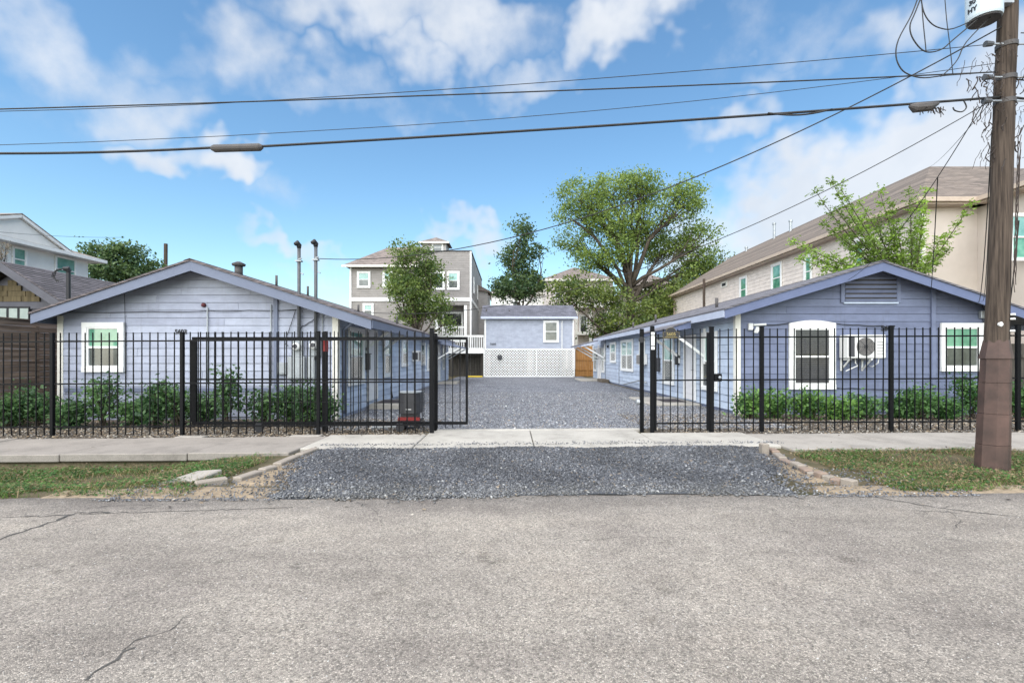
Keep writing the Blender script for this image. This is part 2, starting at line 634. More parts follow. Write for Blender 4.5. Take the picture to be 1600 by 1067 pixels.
M['court'] = court_mat()
M['stone'] = attr_mat('loose_stone', .8)
M['grass'] = attr_mat('grass_blade', .7, .3)
M['leaf'] = attr_mat('leaf', .5, .32, .4)
M['litter'] = attr_mat('leaf_litter', .9)
M['block'] = concrete_mat('paver_block', (.27, .235, .20))
M['brick'] = pm('edging_brick', (.27, .195, .15), (.19, .15, .125), 9, rough=.9, bmp=.5)
M['sidL'] = siding_mat('paint_pale_blue_grey', (.345, .372, .465))
M['sidLlift'] = siding_mat('pale_blue_shade_lift', (.50, .57, .70))  # gable paint made lighter and bluer, painted-in light for the shaded court wall
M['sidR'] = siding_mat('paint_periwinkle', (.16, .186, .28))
M['sidRlift'] = siding_mat('periwinkle_shade_lift', (.47, .54, .66))  # brightened copy of the periwinkle; lifts the shade on its court side by colour
M['fascL'] = pm('fascia_blue_grey', (.145, .17, .24), (.13, .15, .215), 3, rough=.5)
M['fascR'] = pm('fascia_violet_blue', (.125, .152, .26), (.11, .135, .23), 3, rough=.5)
M['eaveR'] = pm('eave_pale_blue', (.44, .48, .58), (.38, .41, .51), 3, rough=.5)
M['soffit'] = pm('soffit', (.24, .25, .285), (.18, .19, .22), 3)
M['white'] = pm('white_trim', (.80, .80, .79), (.70, .70, .69), 5, rough=.45)
M['cream'] = pm('cream_trim', (.74, .72, .66), (.62, .60, .55), 4, rough=.5)
M['door'] = pm('door_white', (.74, .73, .74), (.66, .65, .67), 4, rough=.4)
M['gGreen'] = glass_mat('green_tinted_pane', (.05, .19, .125), (.16, .37, .26))
M['gTeal'] = glass_mat('teal_pane', (.12, .28, .25), (.26, .45, .40))
M['gPale'] = glass_mat('pale_curtained_pane', (.30, .36, .33), (.42, .47, .44))
M['gDark'] = glass_mat('dark_screened_pane', (.035, .042, .042), (.09, .105, .10), .2)
M['gBlack'] = glass_mat('dark_pane', (.012, .013, .016), (.03, .032, .036), .12)
M['blind'] = pm('blind_slat', (.10, .10, .105), (.07, .07, .075), 8, rough=.5)
M['iron'] = pm('black_iron', (.004, .0045, .006), (.007, .007, .008), 12, rough=.45, spec=.12)
M['black'] = pm('black_plastic', (.03, .03, .034), (.022, .022, .025), 9, rough=.45)
M['boxgrey'] = pm('charcoal_case', (.06, .06, .066), (.045, .045, .05), 5, rough=.5)
M['red'] = pm('red_band', (.27, .025, .025), (.17, .02, .02), 8, rough=.5)
M['galv'] = pm('galvanised', (.40, .42, .44), (.28, .30, .32), 6, rough=.45, metal=.5)
M['mast'] = pm('mast_grey', (.10, .105, .115), (.07, .073, .08), 6, rough=.5)
M['meter'] = pm('meter_enclosure', (.36, .385, .40), (.29, .31, .33), 4, rough=.5)
M['tank'] = pm('transformer_paint', (.50, .57, .62), (.42, .49, .54), 2, rough=.4)
M['tankdark'] = pm('transformer_base', (.05, .05, .055), (.09, .08, .075), 5, rough=.6)
M['cable'] = pm('cable', (.018, .018, .02), (.03, .03, .03), 9, rough=.6)
M['pole'] = wood_mat('weathered_pole', (.108, .083, .066), (.026, .02, .017), (13, 13, .5), 2.8)
M['sleeve'] = pm('brown_steel_sleeve', (.11, .067, .056), (.05, .034, .029), 3.5, rough=.6, bmp=.2)
M['plank'] = wood_mat('weathered_plank', (.27, .20, .155), (.075, .056, .046), (8, .6, 10), 1.5)
M['fencebrown'] = wood_mat('brown_fence_board', (.42, .215, .075), (.24, .12, .045), (8, 8, .6), 1.5)
M['fencegrey'] = wood_mat('grey_fence_board', (.115, .105, .09), (.05, .046, .042), (8, 8, .6), 1.5)
M['shL'] = shingle_mat('shingle_grey', (.14, .12, .125), axis='Y', h=.06)
M['shR'] = shingle_mat('shingle_slate', (.15, .145, .165), axis='Y', h=.06)
M['shN'] = shingle_mat('shingle_charcoal', (.115, .105, .115), axis='Y', h=.11, w=.35)
M['shC'] = shingle_mat('shingle_blue', (.11, .113, .145), axis='X', h=.09, w=.3)
M['shB'] = shingle_mat('shingle_brown', (.165, .135, .115), axis='X', h=.09, w=.4)
M['shW'] = shingle_mat('shingle_tan', (.30, .25, .215), axis='Y', h=.1)
M['shT'] = shingle_mat('shingle_umber', (.20, .165, .15), axis='X', h=.1)
M['sidC'] = siding_mat('cottage_siding', (.33, .358, .435))
M['sidT'] = siding_mat('townhouse_taupe', (.265, .245, .235))
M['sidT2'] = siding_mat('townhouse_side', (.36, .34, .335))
M['sidB'] = siding_mat('beige_siding', (.68, .605, .555))
M['stucco'] = pm('tan_stucco', (.57, .505, .455), (.52, .46, .41), 2, rough=.9, bmp=.3, bscale=60)
M['stuccoW'] = pm('white_stucco', (.80, .79, .77), (.72, .71, .69), 2, rough=.9, bmp=.3, bscale=60)
M['gutter'] = pm('tan_gutter', (.50, .41, .33), (.40, .32, .26), 3, rough=.5)
M['shake'] = wood_mat('cedar_shake', (.15, .12, .07), (.075, .06, .035), (6, 6, 1), 1.6)
M['ngrey'] = pm('grey_trim', (.115, .115, .135), (.085, .085, .10), 3, rough=.6)
M['bark'] = wood_mat('bark', (.11, .09, .07), (.04, .033, .028), (4, 4, .7), 2.5)
M['ac'] = pm('ac_casing', (.72, .72, .71), (.64, .64, .63), 5, rough=.45)
M['acgrille'] = pm('ac_grille', (.24, .225, .215), (.13, .125, .12), 40, rough=.5)
M['mat'] = pm('doormat', (.07, .06, .065), (.035, .03, .035), 40, rough=1)
M['text'] = pm('number_black', (.02, .02, .025), (.02, .02, .025), 3, rough=.5)
M['gold'] = pm('number_gold', (.33, .26, .11), (.25, .2, .08), 9, rough=.5)
M['yellow'] = pm('yellow_paint', (.62, .45, .04), (.45, .33, .05), 7, rough=.7)
M['pvc'] = pm('white_pvc', (.78, .79, .80), (.70, .71, .72), 3, rough=.4)
M['vine'] = pm('dead_vine', (.07, .055, .05), (.035, .03, .028), 9, rough=1)


def text_mesh(name, body, size, mat, parent, origin, u, w, n, thick=.006, bold=.0):
    cu = bpy.data.curves.new(name, 'FONT')
    cu.body = body
    cu.size = size
    cu.extrude = thick / 2
    cu.offset = bold
    cu.align_x = 'CENTER'
    tmp = bpy.data.objects.new('tmp_text', cu)
    COL.objects.link(tmp)
    dg = bpy.context.evaluated_depsgraph_get()
    me = bpy.data.meshes.new_from_object(tmp.evaluated_get(dg))
    bpy.data.objects.remove(tmp)
    bpy.data.curves.remove(cu)
    origin, u, w, n = Vector(origin), Vector(u), Vector(w), Vector(n)
    off = WL[parent.name]
    for v in me.vertices:
        p = origin + u * v.co.x + w * v.co.y + n * v.co.z - off
        v.co = p
    me.name = name
    me.materials.clear()
    me.materials.append(mat)
    o = bpy.data.objects.new(name, me)
    link(o, parent)
    WL[o.name] = off
    return o


# ------------------------------------------------------------------ ground, road, pavement
def smooth(a, b, x):
    t = np.clip((x - a) / (b - a), 0, 1)
    return t * t * (3 - 2 * t)


def hgt(X, Y):
    X, Y = np.asarray(X, float), np.asarray(Y, float)
    s = 0.0062 * np.clip(X + 2, -9, 14) * (1 - smooth(10.0, 12.5, Y))
    ditch = smooth(5.35, 6.7, Y) * (1 - smooth(7.5, 7.72, Y)) * smooth(-3.7, -5.6, X) * .20
    right = smooth(5.3, 6.4, Y) * (1 - smooth(7.2, 7.6, Y)) * smooth(4.3, 5.4, X) * .05
    bump_ = .025 * np.sin(X * 2.3 + Y * 1.7) * np.sin(Y * 3.1 - X * 1.3) * smooth(5.4, 6, Y) * (1 - smooth(7.0, 7.5, Y)) * (smooth(4.4, 5.2, X) + smooth(-3.6, -4.5, X))
    return s - ditch - right + bump_


def hz(x, y):
    return float(hgt(x, y))


def sheet(name, xs, ys, off, mat, kind='structure', fn=None, edge=None):
    xs, ys = np.asarray(xs), np.asarray(ys)
    XX, YY = np.meshgrid(xs, ys)
    if edge:
        XX, YY = edge(XX, YY)
    ZZ = hgt(XX, YY) + (off if fn is None else fn(XX, YY))
    if name != 'ground':          # turn the rim down into the soil
        ZZ[0] -= .05
        ZZ[-1] -= .05
        ZZ[:, 0] -= .05
        ZZ[:, -1] -= .05
    v = np.stack([XX, YY, ZZ], -1).reshape(-1, 3)
    nx, ny = len(xs), len(ys)
    i = (np.arange(ny - 1)[:, None] * nx + np.arange(nx - 1)[None]).ravel()
    f = np.stack([i, i + 1, i + nx + 1, i + nx], -1).ravel()
    o = np_mesh(name, v, f, 4, mat, smooth=True)
    return tag(o, kind=kind) if kind else o


R = np.random.default_rng(3)
gx = np.concatenate([[-500, -200, -80, -40, -25], np.arange(-18, 18.1, .25), [25, 40, 80, 200, 500]])
gy = np.concatenate([[-60, -20, -5, 2], np.arange(4, 12.6, .15), [14, 18, 25, 40, 60, 100, 200, 600]])
ground = sheet('ground', gx, gy, -.02, M['verge'])


def road_edge(XX, YY):
    far = YY > 5.0
    w = .05 * np.sin(XX * 1.1) + .035 * np.sin(XX * 3.7 + 1) + .02 * np.sin(XX * 9.1)
    return XX, np.where(far, YY + w, YY)


road = sheet('road', np.arange(-40, 40.1, .2), np.concatenate([np.arange(-9, 4.9, .8), [5.2, 5.24]]), 0.0, M['asphalt'], edge=road_edge)


def crack(pts, wid, seed):
    rg = random.Random(seed)
    path = []
    for (a, b) in zip(pts[:-1], pts[1:]):
        n = max(2, int((Vector(b) - Vector(a)).length / .05))
        for i in range(n):
            t = i / n
            path.append((a[0] + (b[0] - a[0]) * t + rg.gauss(0, .012), a[1] + (b[1] - a[1]) * t + rg.gauss(0, .012)))
    L, Rr = [], []
    for i in range(len(path) - 1):
        d = Vector((path[i + 1][0] - path[i][0], path[i + 1][1] - path[i][1]))
        d = d.normalized() if d.length > 1e-6 else Vector((1, 0))
        w = wid * rg.uniform(.25, 1.0)
        x, y = path[i]
        L.append((x - d.y * w / 2, y + d.x * w / 2))
        Rr.append((x + d.y * w / 2, y - d.x * w / 2))
    mb = MB()
    n = len(L)
    mb.add([(x, y, hz(x, y) + .003) for x, y in L + Rr], [(i, i + 1, n + i + 1, n + i) for i in range(n - 1)])
    o = mb.build('crack', M['crack'], road)
    return o


def G(px, py):
    Y = CH * F / (py - CY)
    for _ in range(4):
        Y = (CH - hz((px - CX) * Y / F, Y)) * F / (py - CY)
    return ((px - CX) * Y / F, Y)


for i, (pp, w) in enumerate([([(0, 842), (50, 826), (120, 801), (190, 800)], .045), ([(120, 803), (210, 801), (320, 797), (480, 792)], .018),
                             ([(0, 808), (60, 806), (130, 804)], .02), ([(130, 1066), (190, 1020), (240, 995)], .022), ([(1350, 774), (1440, 789), (1520, 800), (1600, 808)], .028),
                             ([(1425, 796), (1490, 801), (1530, 806)], .012), ([(565, 790), (575, 782)], .02), ([(190, 1018), (215, 1000), (262, 985), (300, 960), (318, 950)], .010), ([(60, 806), (110, 796), (200, 790), (330, 786)], .008), ([(1480, 798), (1500, 812), (1495, 830)], .008), ([(560, 785), (590, 800), (600, 830)], .006), ([(900, 845), (990, 838), (1060, 842)], .005), ([(0, 935), (30, 928)], .012), ([(1255, 996), (1300, 992)], .012)]):
    crack([G(*p) for p in pp], w, i)

# dark scuffs and pits in the chip seal, loose chips near the camera
pk = R.uniform(size=(9000, 2))
pos = np.stack([-6 + 12 * pk[:, 0], 1.8 + 3.3 * pk[:, 1] ** 1.3], -1)
pos = np.concatenate([pos, hgt(pos[:, 0], pos[:, 1])[:, None] + .001], 1)
lum = R.choice([.10, .18, .30, .42, .55], 9000, p=[.2, .2, .25, .2, .15])[:, None] * np.array([1, .97, .94])
tag(stones('loose_chippings', pos, R.uniform(.002, .0055, 9000), R, M['stone'], lum), 'tiny loose stone chippings scattered over the road', 'chippings', kind='stuff')

# pavement slabs
walk = thing('pavement', None, None, (0, 8.3, 0))
tag(walk, kind='structure')
EDGES = [-15.5, -13.4, -11.2, -9.3, -7.05, -5.05, -3.45]


def slab(x0, x1, y0, y1, top, mat, th=.13, skew=0.0, name='slab'):
    mb = MB()
    n = 6
    for k in range(n):
        pass
    g = .008
    a, b = x0 + g, x1 - g
    vs = []
    for z in (-th, 0):
        for (x, y, s_) in ((a, y0, 0), (b, y0, 0), (b + skew, y1, 0), (a + skew, y1, 0)):
            vs.append((x, y, hz(x, max(y, 8.0)) + top + z))
    mb.hexa(vs)
    return mb.build(name, mat, walk, bevel=.012)


for i in range(len(EDGES) - 1):
    slab(EDGES[i], EDGES[i + 1], 7.55, 9.1, .02 + .006 * ((i * 7) % 3), M['slab_old'], .12, .05)
xs = [-3.45, -1.6, .4, 2.5, 4.45]
for i in range(4):
    slab(xs[i], xs[i + 1], 7.9, 9.72 if 0 < i < 3 else 9.3, .03, M['slab_new'], .12)
xs = [4.45, 6.4, 8.4, 10.4, 12.4, 14.5]
for i in range(5):
    slab(xs[i], xs[i + 1], 7.62, 9.15, .022 + .004 * (i % 2), M['slab_grey'], .12)
slab(-1.5, 2.65, 9.74, 9.92, .035, M['slab_new'], .1, name='gate_track_strip')
for (px, py, w) in ((283, 688, .55), (478, 683, .6)):
    x, y = G(px, py)
    slab(x - w / 2, x + w / 2, 9.12, 9.3, .035, M['slab_grey'], .06, name='footing_pad')

# gravel drive and court
def drive_fn(X, Y):
    e = np.minimum(np.minimum(smooth(-3.35, -2.3, X), 1 - smooth(3.3, 4.2, X)), np.minimum(smooth(5.05, 5.5, Y), 1 - smooth(7.7, 8.2, Y)))
    return .004 + .026 * e + .010 * np.sin(X * 2.1 + Y) * e - .012 * e * np.exp(-((np.abs(X - .4) - .85) / .28) ** 2)


def drive_edge(XX, YY):
    u = (XX + 3.3) / 7.45
    k = smooth(5.2, 7.8, YY)
    l, r_ = -2.6 - .62 * k + .1 * np.sin(YY * 7), 3.1 + .92 * k + .1 * np.sin(YY * 6 + 1)
    x = l + u * (r_ - l)
    return x, np.where(YY < 5.2, 5.2 + .08 * np.sin(x * 1.3) + .03 * np.sin(x * 8), YY)


drive = sheet('driveway', np.arange(-3.3, 4.16, .1), np.arange(5.12, 8.16, .1), 0, M['gravel_base'], fn=lambda X, Y: drive_fn(X, Y), edge=drive_edge)
for xa_, xb_ in ((-3.36, -2.6), (3.4, 4.16)):
    sheet('verge_edge', np.arange(xa_, xb_ + .01, .08), np.arange(5.7, 8.0, .1), -.004, M['sand'], fn=lambda X, Y: .003 + .004 * np.sin(X * 23) * np.sin(Y * 17))
court = sheet('courtyard', np.arange(-4.3, 6.2, .25), np.concatenate([np.arange(9.9, 20, .25), np.arange(20, 41, 1.0)]), .006, M['court'])
bedl = sheet('planting_bed', np.arange(-12.6, -1.4, .2), np.arange(9.0, 12.1, .15), -.006, M['mulch'])
bedr = sheet('planting_bed', np.arange(2.6, 14.0, .2), np.arange(9.0, 13.1, .15), -.006, M['mulch'])
sandl = sheet('verge_edge', np.arange(-5.2, -2.4, .1), np.arange(5.14, 5.75, .06), .0, M['sand'], fn=lambda X, Y: .012 * np.sin(X * 3) * np.sin(Y * 9) - .012 * smooth(5.55, 5.72, Y))
sandr = sheet('verge_edge', np.arange(3.4, 6.3, .1), np.arange(5.14, 5.62, .06), .0, M['sand'], fn=lambda X, Y: .012 * np.sin(X * 3) * np.sin(Y * 9) - .012 * smooth(5.5, 5.6, Y))


def slate_cols(n):
    t = R.beta(2.4, 3.4, n)[:, None]
    c = np.array([.03, .032, .039]) * (1 - t) + np.array([.31, .32, .345]) * t
    w = R.uniform(size=n) < .02
    c[w] = np.array([.45, .45, .45])
    b = R.uniform(size=n) < .04
    c[b] = np.array([.26, .22, .18])
    return c


n = 76000
x = R.uniform(-3.2, 4.1, n)
y = R.uniform(4.95, 8.12, n)
left = -2.55 - .68 * smooth(5.2, 7.8, y) + R.normal(0, .22, n)
right = 3.05 + .98 * smooth(5.2, 7.8, y) + R.normal(0, .22, n)
front = 5.19 + .08 * np.sin(x * 1.3) + .03 * np.sin(x * 8) - np.abs(R.normal(0, .03, n)) - (R.uniform(size=n) < .02) * R.uniform(0, .22, n)
keep = (x > left) & (x < right) & (y > front)
x, y = x[keep], y[keep]
n = len(x)
z = hgt(x, y) + drive_fn(x, y) + R.uniform(-.002, .009, n)
tag(stones('driveway_gravel', np.stack([x, y, z], -1), R.gamma(4, .0027, n) + .003, R, M['stone'], slate_cols(n) * (.56 + .22 * np.sin(x * 1.7 + np.sin(y * 2)) ** 2)[:, None] + (np.clip(5.75 - y, 0, .5) * .10)[:, None] * np.array([1, .95, .8]), drive, .5), kind='stuff')
n = 70000
y = 9.95 + 11 * R.uniform(size=n) ** 1.5
x = R.uniform(-4.15, 5.95, n)
keep = ~((x < -1.6) & (y < 10.1))
x, y = x[keep], y[keep]
n = len(x)
z = hgt(x, y) + R.uniform(.004, .016, n)
tag(stones('courtyard_gravel', np.stack([x, y, z], -1), R.gamma(4, .0032, n) + .004, R, M['stone'], slate_cols(n) * 1.4, court, .5), kind='stuff')
# stones that spilled on the pavement and in the sandy edge
n = 900
x = R.uniform(-3.2, 4.6, n)
y = 8.1 + np.abs(R.normal(0, .13, n))
z = hgt(x, y) + .036
x2 = np.concatenate([R.uniform(-4.4, -2.4, 900), R.uniform(3.3, 5.0, 900)])
y2 = 5.08 + 1.3 * R.uniform(size=1800) ** 1.8
p2 = np.stack([np.concatenate([x, x2]), np.concatenate([y, y2]), np.concatenate([z, hgt(x2, y2) + .012])], -1)
tag(stones('stray_gravel', p2, R.uniform(.006, .016, len(p2)), R, M['stone'], slate_cols(len(p2)), drive), kind='stuff')


def litter(name, x0, x1, y0, y1, n, parent):
    x, y = R.uniform(x0, x1, n), R.uniform(y0, y1, n)
    c = np.stack([x, y, hgt(x, y) + .012 + R.uniform(0, .02, n)], -1)
    ax = unit(R, n)
    ax[:, 2] *= .3
    v = leaf_quads(c, .055, R, .6, 3.0, ax)
    pal = np.array([[.22, .16, .10], [.10, .075, .05], [.33, .26, .18], [.42, .38, .32], [.15, .14, .13], [.05, .04, .035]])
    cols = np.repeat(pal[R.integers(0, 6, n)], 4, axis=0)
    return tag(np_mesh(name, v, np.arange(4 * n), 4, M['litter'], parent, cols), kind='stuff')


litter('fallen_leaves', -9, 9, 4.3, 9.0, 260, walk)
litter('leaf_litter', -12.5, -1.6, 9.15, 11.7, 15000, bedl)
litter('leaf_litter', 2.8, 13.5, 9.2, 12.8, 14000, bedr)
n = 5000
xx, yy = np.concatenate([R.uniform(-12, -1.6, n // 2), R.uniform(2.8, 13, n // 2)]), R.uniform(9.15, 11.4, n)
pp = np.stack([xx, yy, hgt(xx, yy) + .01], -1)
lum = R.beta(1.5, 2, n)[:, None] * np.array([.5, .47, .43]) + .05
tag(stones('bed_pebbles', pp, R.uniform(.008, .024, n), R, M['stone'], lum, bedl), kind='stuff')


# grass and weeds on the verges
def grass(name, x0, x1, y0, y1, n, label, seed, dry):
    rg = np.random.default_rng(seed)
    x, y = rg.uniform(x0, x1, n), rg.uniform(y0, y1, n)
    pat = np.sin(x * 1.9 + np.sin(y * 2.3)) * np.sin(y * 3.1 + x * .7) + rg.normal(0, .5, n)
    big = np.sin(x * 2.7 + 1.3 * np.sin(y * 3.3 + x)) + np.sin(y * 4.1 - x * 1.7 + seed) + rg.normal(0, .45, n)
    keep = (pat > -.45) & (big > -1.15)
    pat = pat + .5 * big
    x, y, pat = x[keep], y[keep], pat[keep]
    n = len(x)
    h = rg.gamma(2.2, .010, n) + .008
    edge = (y < y0 + .22)
    h = np.where(edge, h * 1.5, h)
    base = np.stack([x, y, hgt(x, y) - .025], -1)
    lean = rg.normal(0, .55, (n, 2)) * h[:, None] * 1.4
    tip = base + np.concatenate([lean, h[:, None] + .02], 1)
    a = rg.uniform(0, 6.28, n)
    w = np.stack([np.cos(a), np.sin(a), np.zeros(n)], -1) * (.002 + .003 * rg.uniform(size=n))[:, None]
    mid = base * .45 + tip * .55 + np.array([0, 0, .004])
    v = np.empty((n, 5, 3))
    v[:, 0], v[:, 1], v[:, 2], v[:, 3], v[:, 4] = base - w, base + w, mid + w * .8, tip, mid - w * .8
    t = rg.uniform(size=n)[:, None]
    green = np.array([.035, .085, .02]) * (1 - t) + np.array([.13, .21, .045]) * t
    brown = np.array([.17, .125, .065]) * (1 - t) + np.array([.42, .33, .18]) * t
    isdry = rg.uniform(size=n) < np.clip(dry - .22 * pat - np.where(edge, .3, 0), .05, .95)
    c = np.where(isdry[:, None], brown, green)
    f = (np.arange(n)[:, None] * 5 + np.arange(5)).ravel()
    # broad weeds
    m = int(n * .75)
    k = rg.integers(0, n, m)
    cc = base[k] + np.array([0, 0, .035]) + rg.normal(0, .03, (m, 3)) * np.array([1, 1, .4])
    ax = unit(rg, m)
    ax[:, 2] *= .25
    clump = np.clip(np.sin(cc[:, 0] * 5.1 + np.sin(cc[:, 1] * 4)) * np.sin(cc[:, 1] * 6.3 + cc[:, 0]) * .5 + .5 + rg.normal(0, .2, m), 0, 1)
    cc[:, 2] += .02 * clump
    lv = leaf_quads(cc, .036, rg, .75, 2.0, ax)
    wg = np.array([.028, .075, .028]) + (clump * rg.uniform(.2, 1, m))[:, None] * np.array([.10, .19, .03])
    wd = rg.uniform(size=m) < dry * .65
    wg[wd] = (np.array([.09, .065, .04]) + rg.uniform(0, 1, (m, 1)) * np.array([.24, .19, .11]))[wd]
    wc = np.repeat(wg, 4, axis=0)
    o = np_mesh(name, v.reshape(-1, 3), f, 5, M['grass'], None, np.repeat(c, 5, axis=0))
    tag(o, label, 'grass', kind='stuff')
    o2 = np_mesh('verge_weeds', lv, np.arange(4 * m), 4, M['grass'], None, wc)
    tag(o2, label.replace('grass', 'low broadleaf weeds'), 'weeds', kind='stuff')


grass('verge_grass', -13, -3.6, 5.3, 7.56, 70000, 'patchy grass in the roadside ditch before the pale bungalow', 11, .5)
grass('verge_grass', 4.3, 13, 5.3, 7.62, 62000, 'patchy grass on the verge round the utility pole', 12, .66)


# drive edging
def block(parent, c, l, w, h, ang, mat, name='block'):
    u = Vector((math.cos(ang), math.sin(ang), 0))
    nn = Vector((-u.y, u.x, 0))
    x, y = c
    return MB().obox((x, y, hz(x, y)), u, nn, (0, 0, 1), -l / 2, l / 2, -w / 2, w / 2, -.06, h).build(name, mat, parent, bevel=.012)


ed = thing('block_edging', 'row of pale concrete edging blocks between ditch grass and gravel drive', 'edging', (-3.3, 6.8, 0))
for (px0, py0, px1, py1) in ((493, 702, 466, 712), (464, 713, 432, 727), (429, 730, 408, 736), (405, 738, 369, 750), (356, 749, 304, 757)):
    a, b = Vector(G(px0, py0 + 2)), Vector(G(px1, py1 + 2))
    d = b - a
    block(ed, (a + b) / 2, d.length * .96, .13, .05, math.atan2(d.y, d.x), M['block'])
ed = thing('brick_edging', 'curved row of worn edging bricks between gravel drive and pole verge', 'edging', (4.1, 6.5, 0))
pts = [(1196, 700), (1206, 706), (1213, 712), (1224, 720), (1240, 728), (1254, 735), (1264, 741), (1276, 744), (1288, 748), (1300, 751), (1316, 755), (1338, 760)]
for i in range(len(pts) - 1):
    a, b = Vector(G(*pts[i])), Vector(G(*pts[i + 1]))
    d = b - a
    block(ed, (a + b) / 2, max(.1, d.length * .94), .11, .04 + .03 * ((i * 5) % 3) / 2, math.atan2(d.y, d.x) + (.15 if i % 3 == 0 else 0), M['brick'] if i % 2 else M['block'], 'brick')
x, y = G(1198, 712)
single(MB().box(x - .05, x + .06, y + .03, y + .14, hz(x, y) - .1, hz(x, y) + .17).build('marker_block', M['block'], bevel=.01), 'short upright concrete block at the pavement corner of the verge', 'block')
x, y = G(285, 752)
mb = MB().add([(x - .30, y - .03, hz(x, y) - .02), (x + .22, y - .1, hz(x, y) + .05), (x + .35, y + .25, hz(x, y) + .10), (x - .02, y + .33, hz(x, y) + .06),
               (x - .30, y - .03, hz(x, y) - .12), (x + .22, y - .1, hz(x, y) - .12), (x + .35, y + .25, hz(x, y) - .12), (x - .02, y + .33, hz(x, y) - .12)],
              [(0, 1, 2, 3), (4, 7, 6, 5), (0, 4, 5, 1), (1, 5, 6, 2), (2, 6, 7, 3), (3, 7, 4, 0)])
single(mb.build('broken_slab', M['slab_grey'], bevel=.015), 'broken piece of concrete half buried in the ditch grass', 'slab')

# ------------------------------------------------------------------ building pieces
Z3 = Vector((0, 0, 1))


def window(parent, o, u, n, w, h, trim=.09, up=None, lo=None, tm=None, twin=False, blinds=False, d0=.012, arch=False):
    """Sash window; o = bottom centre of the outer trim on the wall face."""
    up, lo, tm = up or M['gGreen'], lo or M['gDark'], tm or M['white']
    o, u, n = Vector(o), Vector(u), Vector(n)
    mb = MB()
    a, t = w / 2, trim
    d1 = d0 + .052
    mb.obox(o, u, n, Z3, -a, -a + t, d0, d1, t, h - t)
    mb.obox(o, u, n, Z3, a - t, a, d0, d1, t, h - t)
    mb.obox(o, u, n, Z3, -a, a, d0, d1 + .004, h - t, h)
    mb.obox(o, u, n, Z3, -a, a, d0, d1 + .012, 0, t)
    if arch:
        k = 9
        poly = [o + u * (-a) + Z3 * h + n * d0] + [o + u * (a * (2 * i / k - 1)) + Z3 * (h + .09 * math.sin(math.pi * (i + .4) / (k + .8))) + n * d0 for i in range(k + 1)] + [o + u * a + Z3 * h + n * d0]
        mb.prism(poly, n * .052)
    i0 = a - t
    s = .035
    for x0, x1 in (((-i0, i0),) if not twin else ((-i0, -.03), (.03, i0))):
        mb.obox(o, u, n, Z3, x0, x0 + s, d0, d1 - .012, t, h - t)
        mb.obox(o, u, n, Z3, x1 - s, x1, d0, d1 - .012, t, h - t)
        mb.obox(o, u, n, Z3, x0 + s, x1 - s, d0, d1 - .012, t, t + s)
        mb.obox(o, u, n, Z3, x0 + s, x1 - s, d0, d1 - .012, h - t - s, h - t)
        mb.obox(o, u, n, Z3, x0 + s, x1 - s, d0, d1 - .008, h / 2 - .025, h / 2 + .025)
    if twin:
        mb.obox(o, u, n, Z3, -.03, .03, d0, d1, t, h - t)
    win = mb.build('window', tm, parent)
    for x0, x1 in (((-i0, i0),) if not twin else ((-i0, -.03), (.03, i0))):
        MB().obox(o, u, n, Z3, x0 + s, x1 - s, d0, d0 + .01, h / 2 + .025, h - t - s).build('upper_pane', up, win)
        MB().obox(o, u, n, Z3, x0 + s, x1 - s, d0, d0 + .008, t + s, h / 2 - .025).build('lower_pane', lo, win)
    if blinds:
        k = int((h - 2 * t - 2 * s) / .052)
        for i in range(k):
            z = t + s + .026 + i * .052
            if abs(z - h / 2) < .05:
                continue
            MB().obox(o, u, n, Z3, -i0 + s + .012, i0 - s - .012, d0 + .011, d0 + .018, z - .016, z + .012).build('blind_slat', M['blind'], win)
    return win


def door(parent, o, u, n, w, h, mat=None, d0=.012):
    o, u, n = Vector(o), Vector(u), Vector(n)
    mb = MB()
    a, t = w / 2, .09
    mb.obox(o, u, n, Z3, -a, -a + t, d0, d0 + .045, 0, h)
    mb.obox(o, u, n, Z3, a - t, a, d0, d0 + .045, 0, h)
    mb.obox(o, u, n, Z3, -a + t, a - t, d0, d0 + .045, h - t, h)
    fr = mb.build('door_frame', M['white'], parent)
    lf = MB().obox(o, u, n, Z3, -a + t, a - t, d0, d0 + .02, 0, h - t).build('door', mat or M['door'], parent)
    ww = a - t
    for zz0, zz1 in ((.18, .9), (1.05, h - t - .15)):
        for x0, x1 in ((-ww + .1, -.04), (.04, ww - .1)):
            MB().obox(o, u, n, Z3, x0, x1, d0 + .02, d0 + .028, zz0, zz1).build('door_panel', mat or M['door'], lf, bevel=.006)
    q = o + u * (ww - .07) + n * (d0 + .02) + Z3 * .98
    MB().tube([q, q + n * .05, q + n * .055 - u * .09], .012, 6).build('handle', M['galv'], lf)
    return lf


BR = random.Random(77)


def siding_row(name, parent, mat, o, u, n, x0b, x1b, x0t, x1t, zb, zt):
    """one lapped board: bottom edge proud, top edge tucked in"""
    o, u, n = Vector(o), Vector(u), Vector(n)
    q = lambda a, d, z: o + u * a + n * d + Z3 * z
    g = .012 + BR.uniform(-.003, .004)          # dark recessed lap joint, never quite even
    tl = BR.uniform(-.004, .004)
    zb0_, zb1_ = zb + tl, zb - tl
    vs = [q(x0b, 0, zb0_ + g), q(x1b, 0, zb1_ + g), q(x1b, .026 + BR.uniform(-.003, .003), zb1_ + g), q(x0b, .026 + BR.uniform(-.003, .003), zb0_ + g), q(x0t, 0, zt), q(x1t, 0, zt), q(x1t, .010, zt), q(x0t, .010, zt)]
    return MB().hexa(vs).build(name, mat, parent)


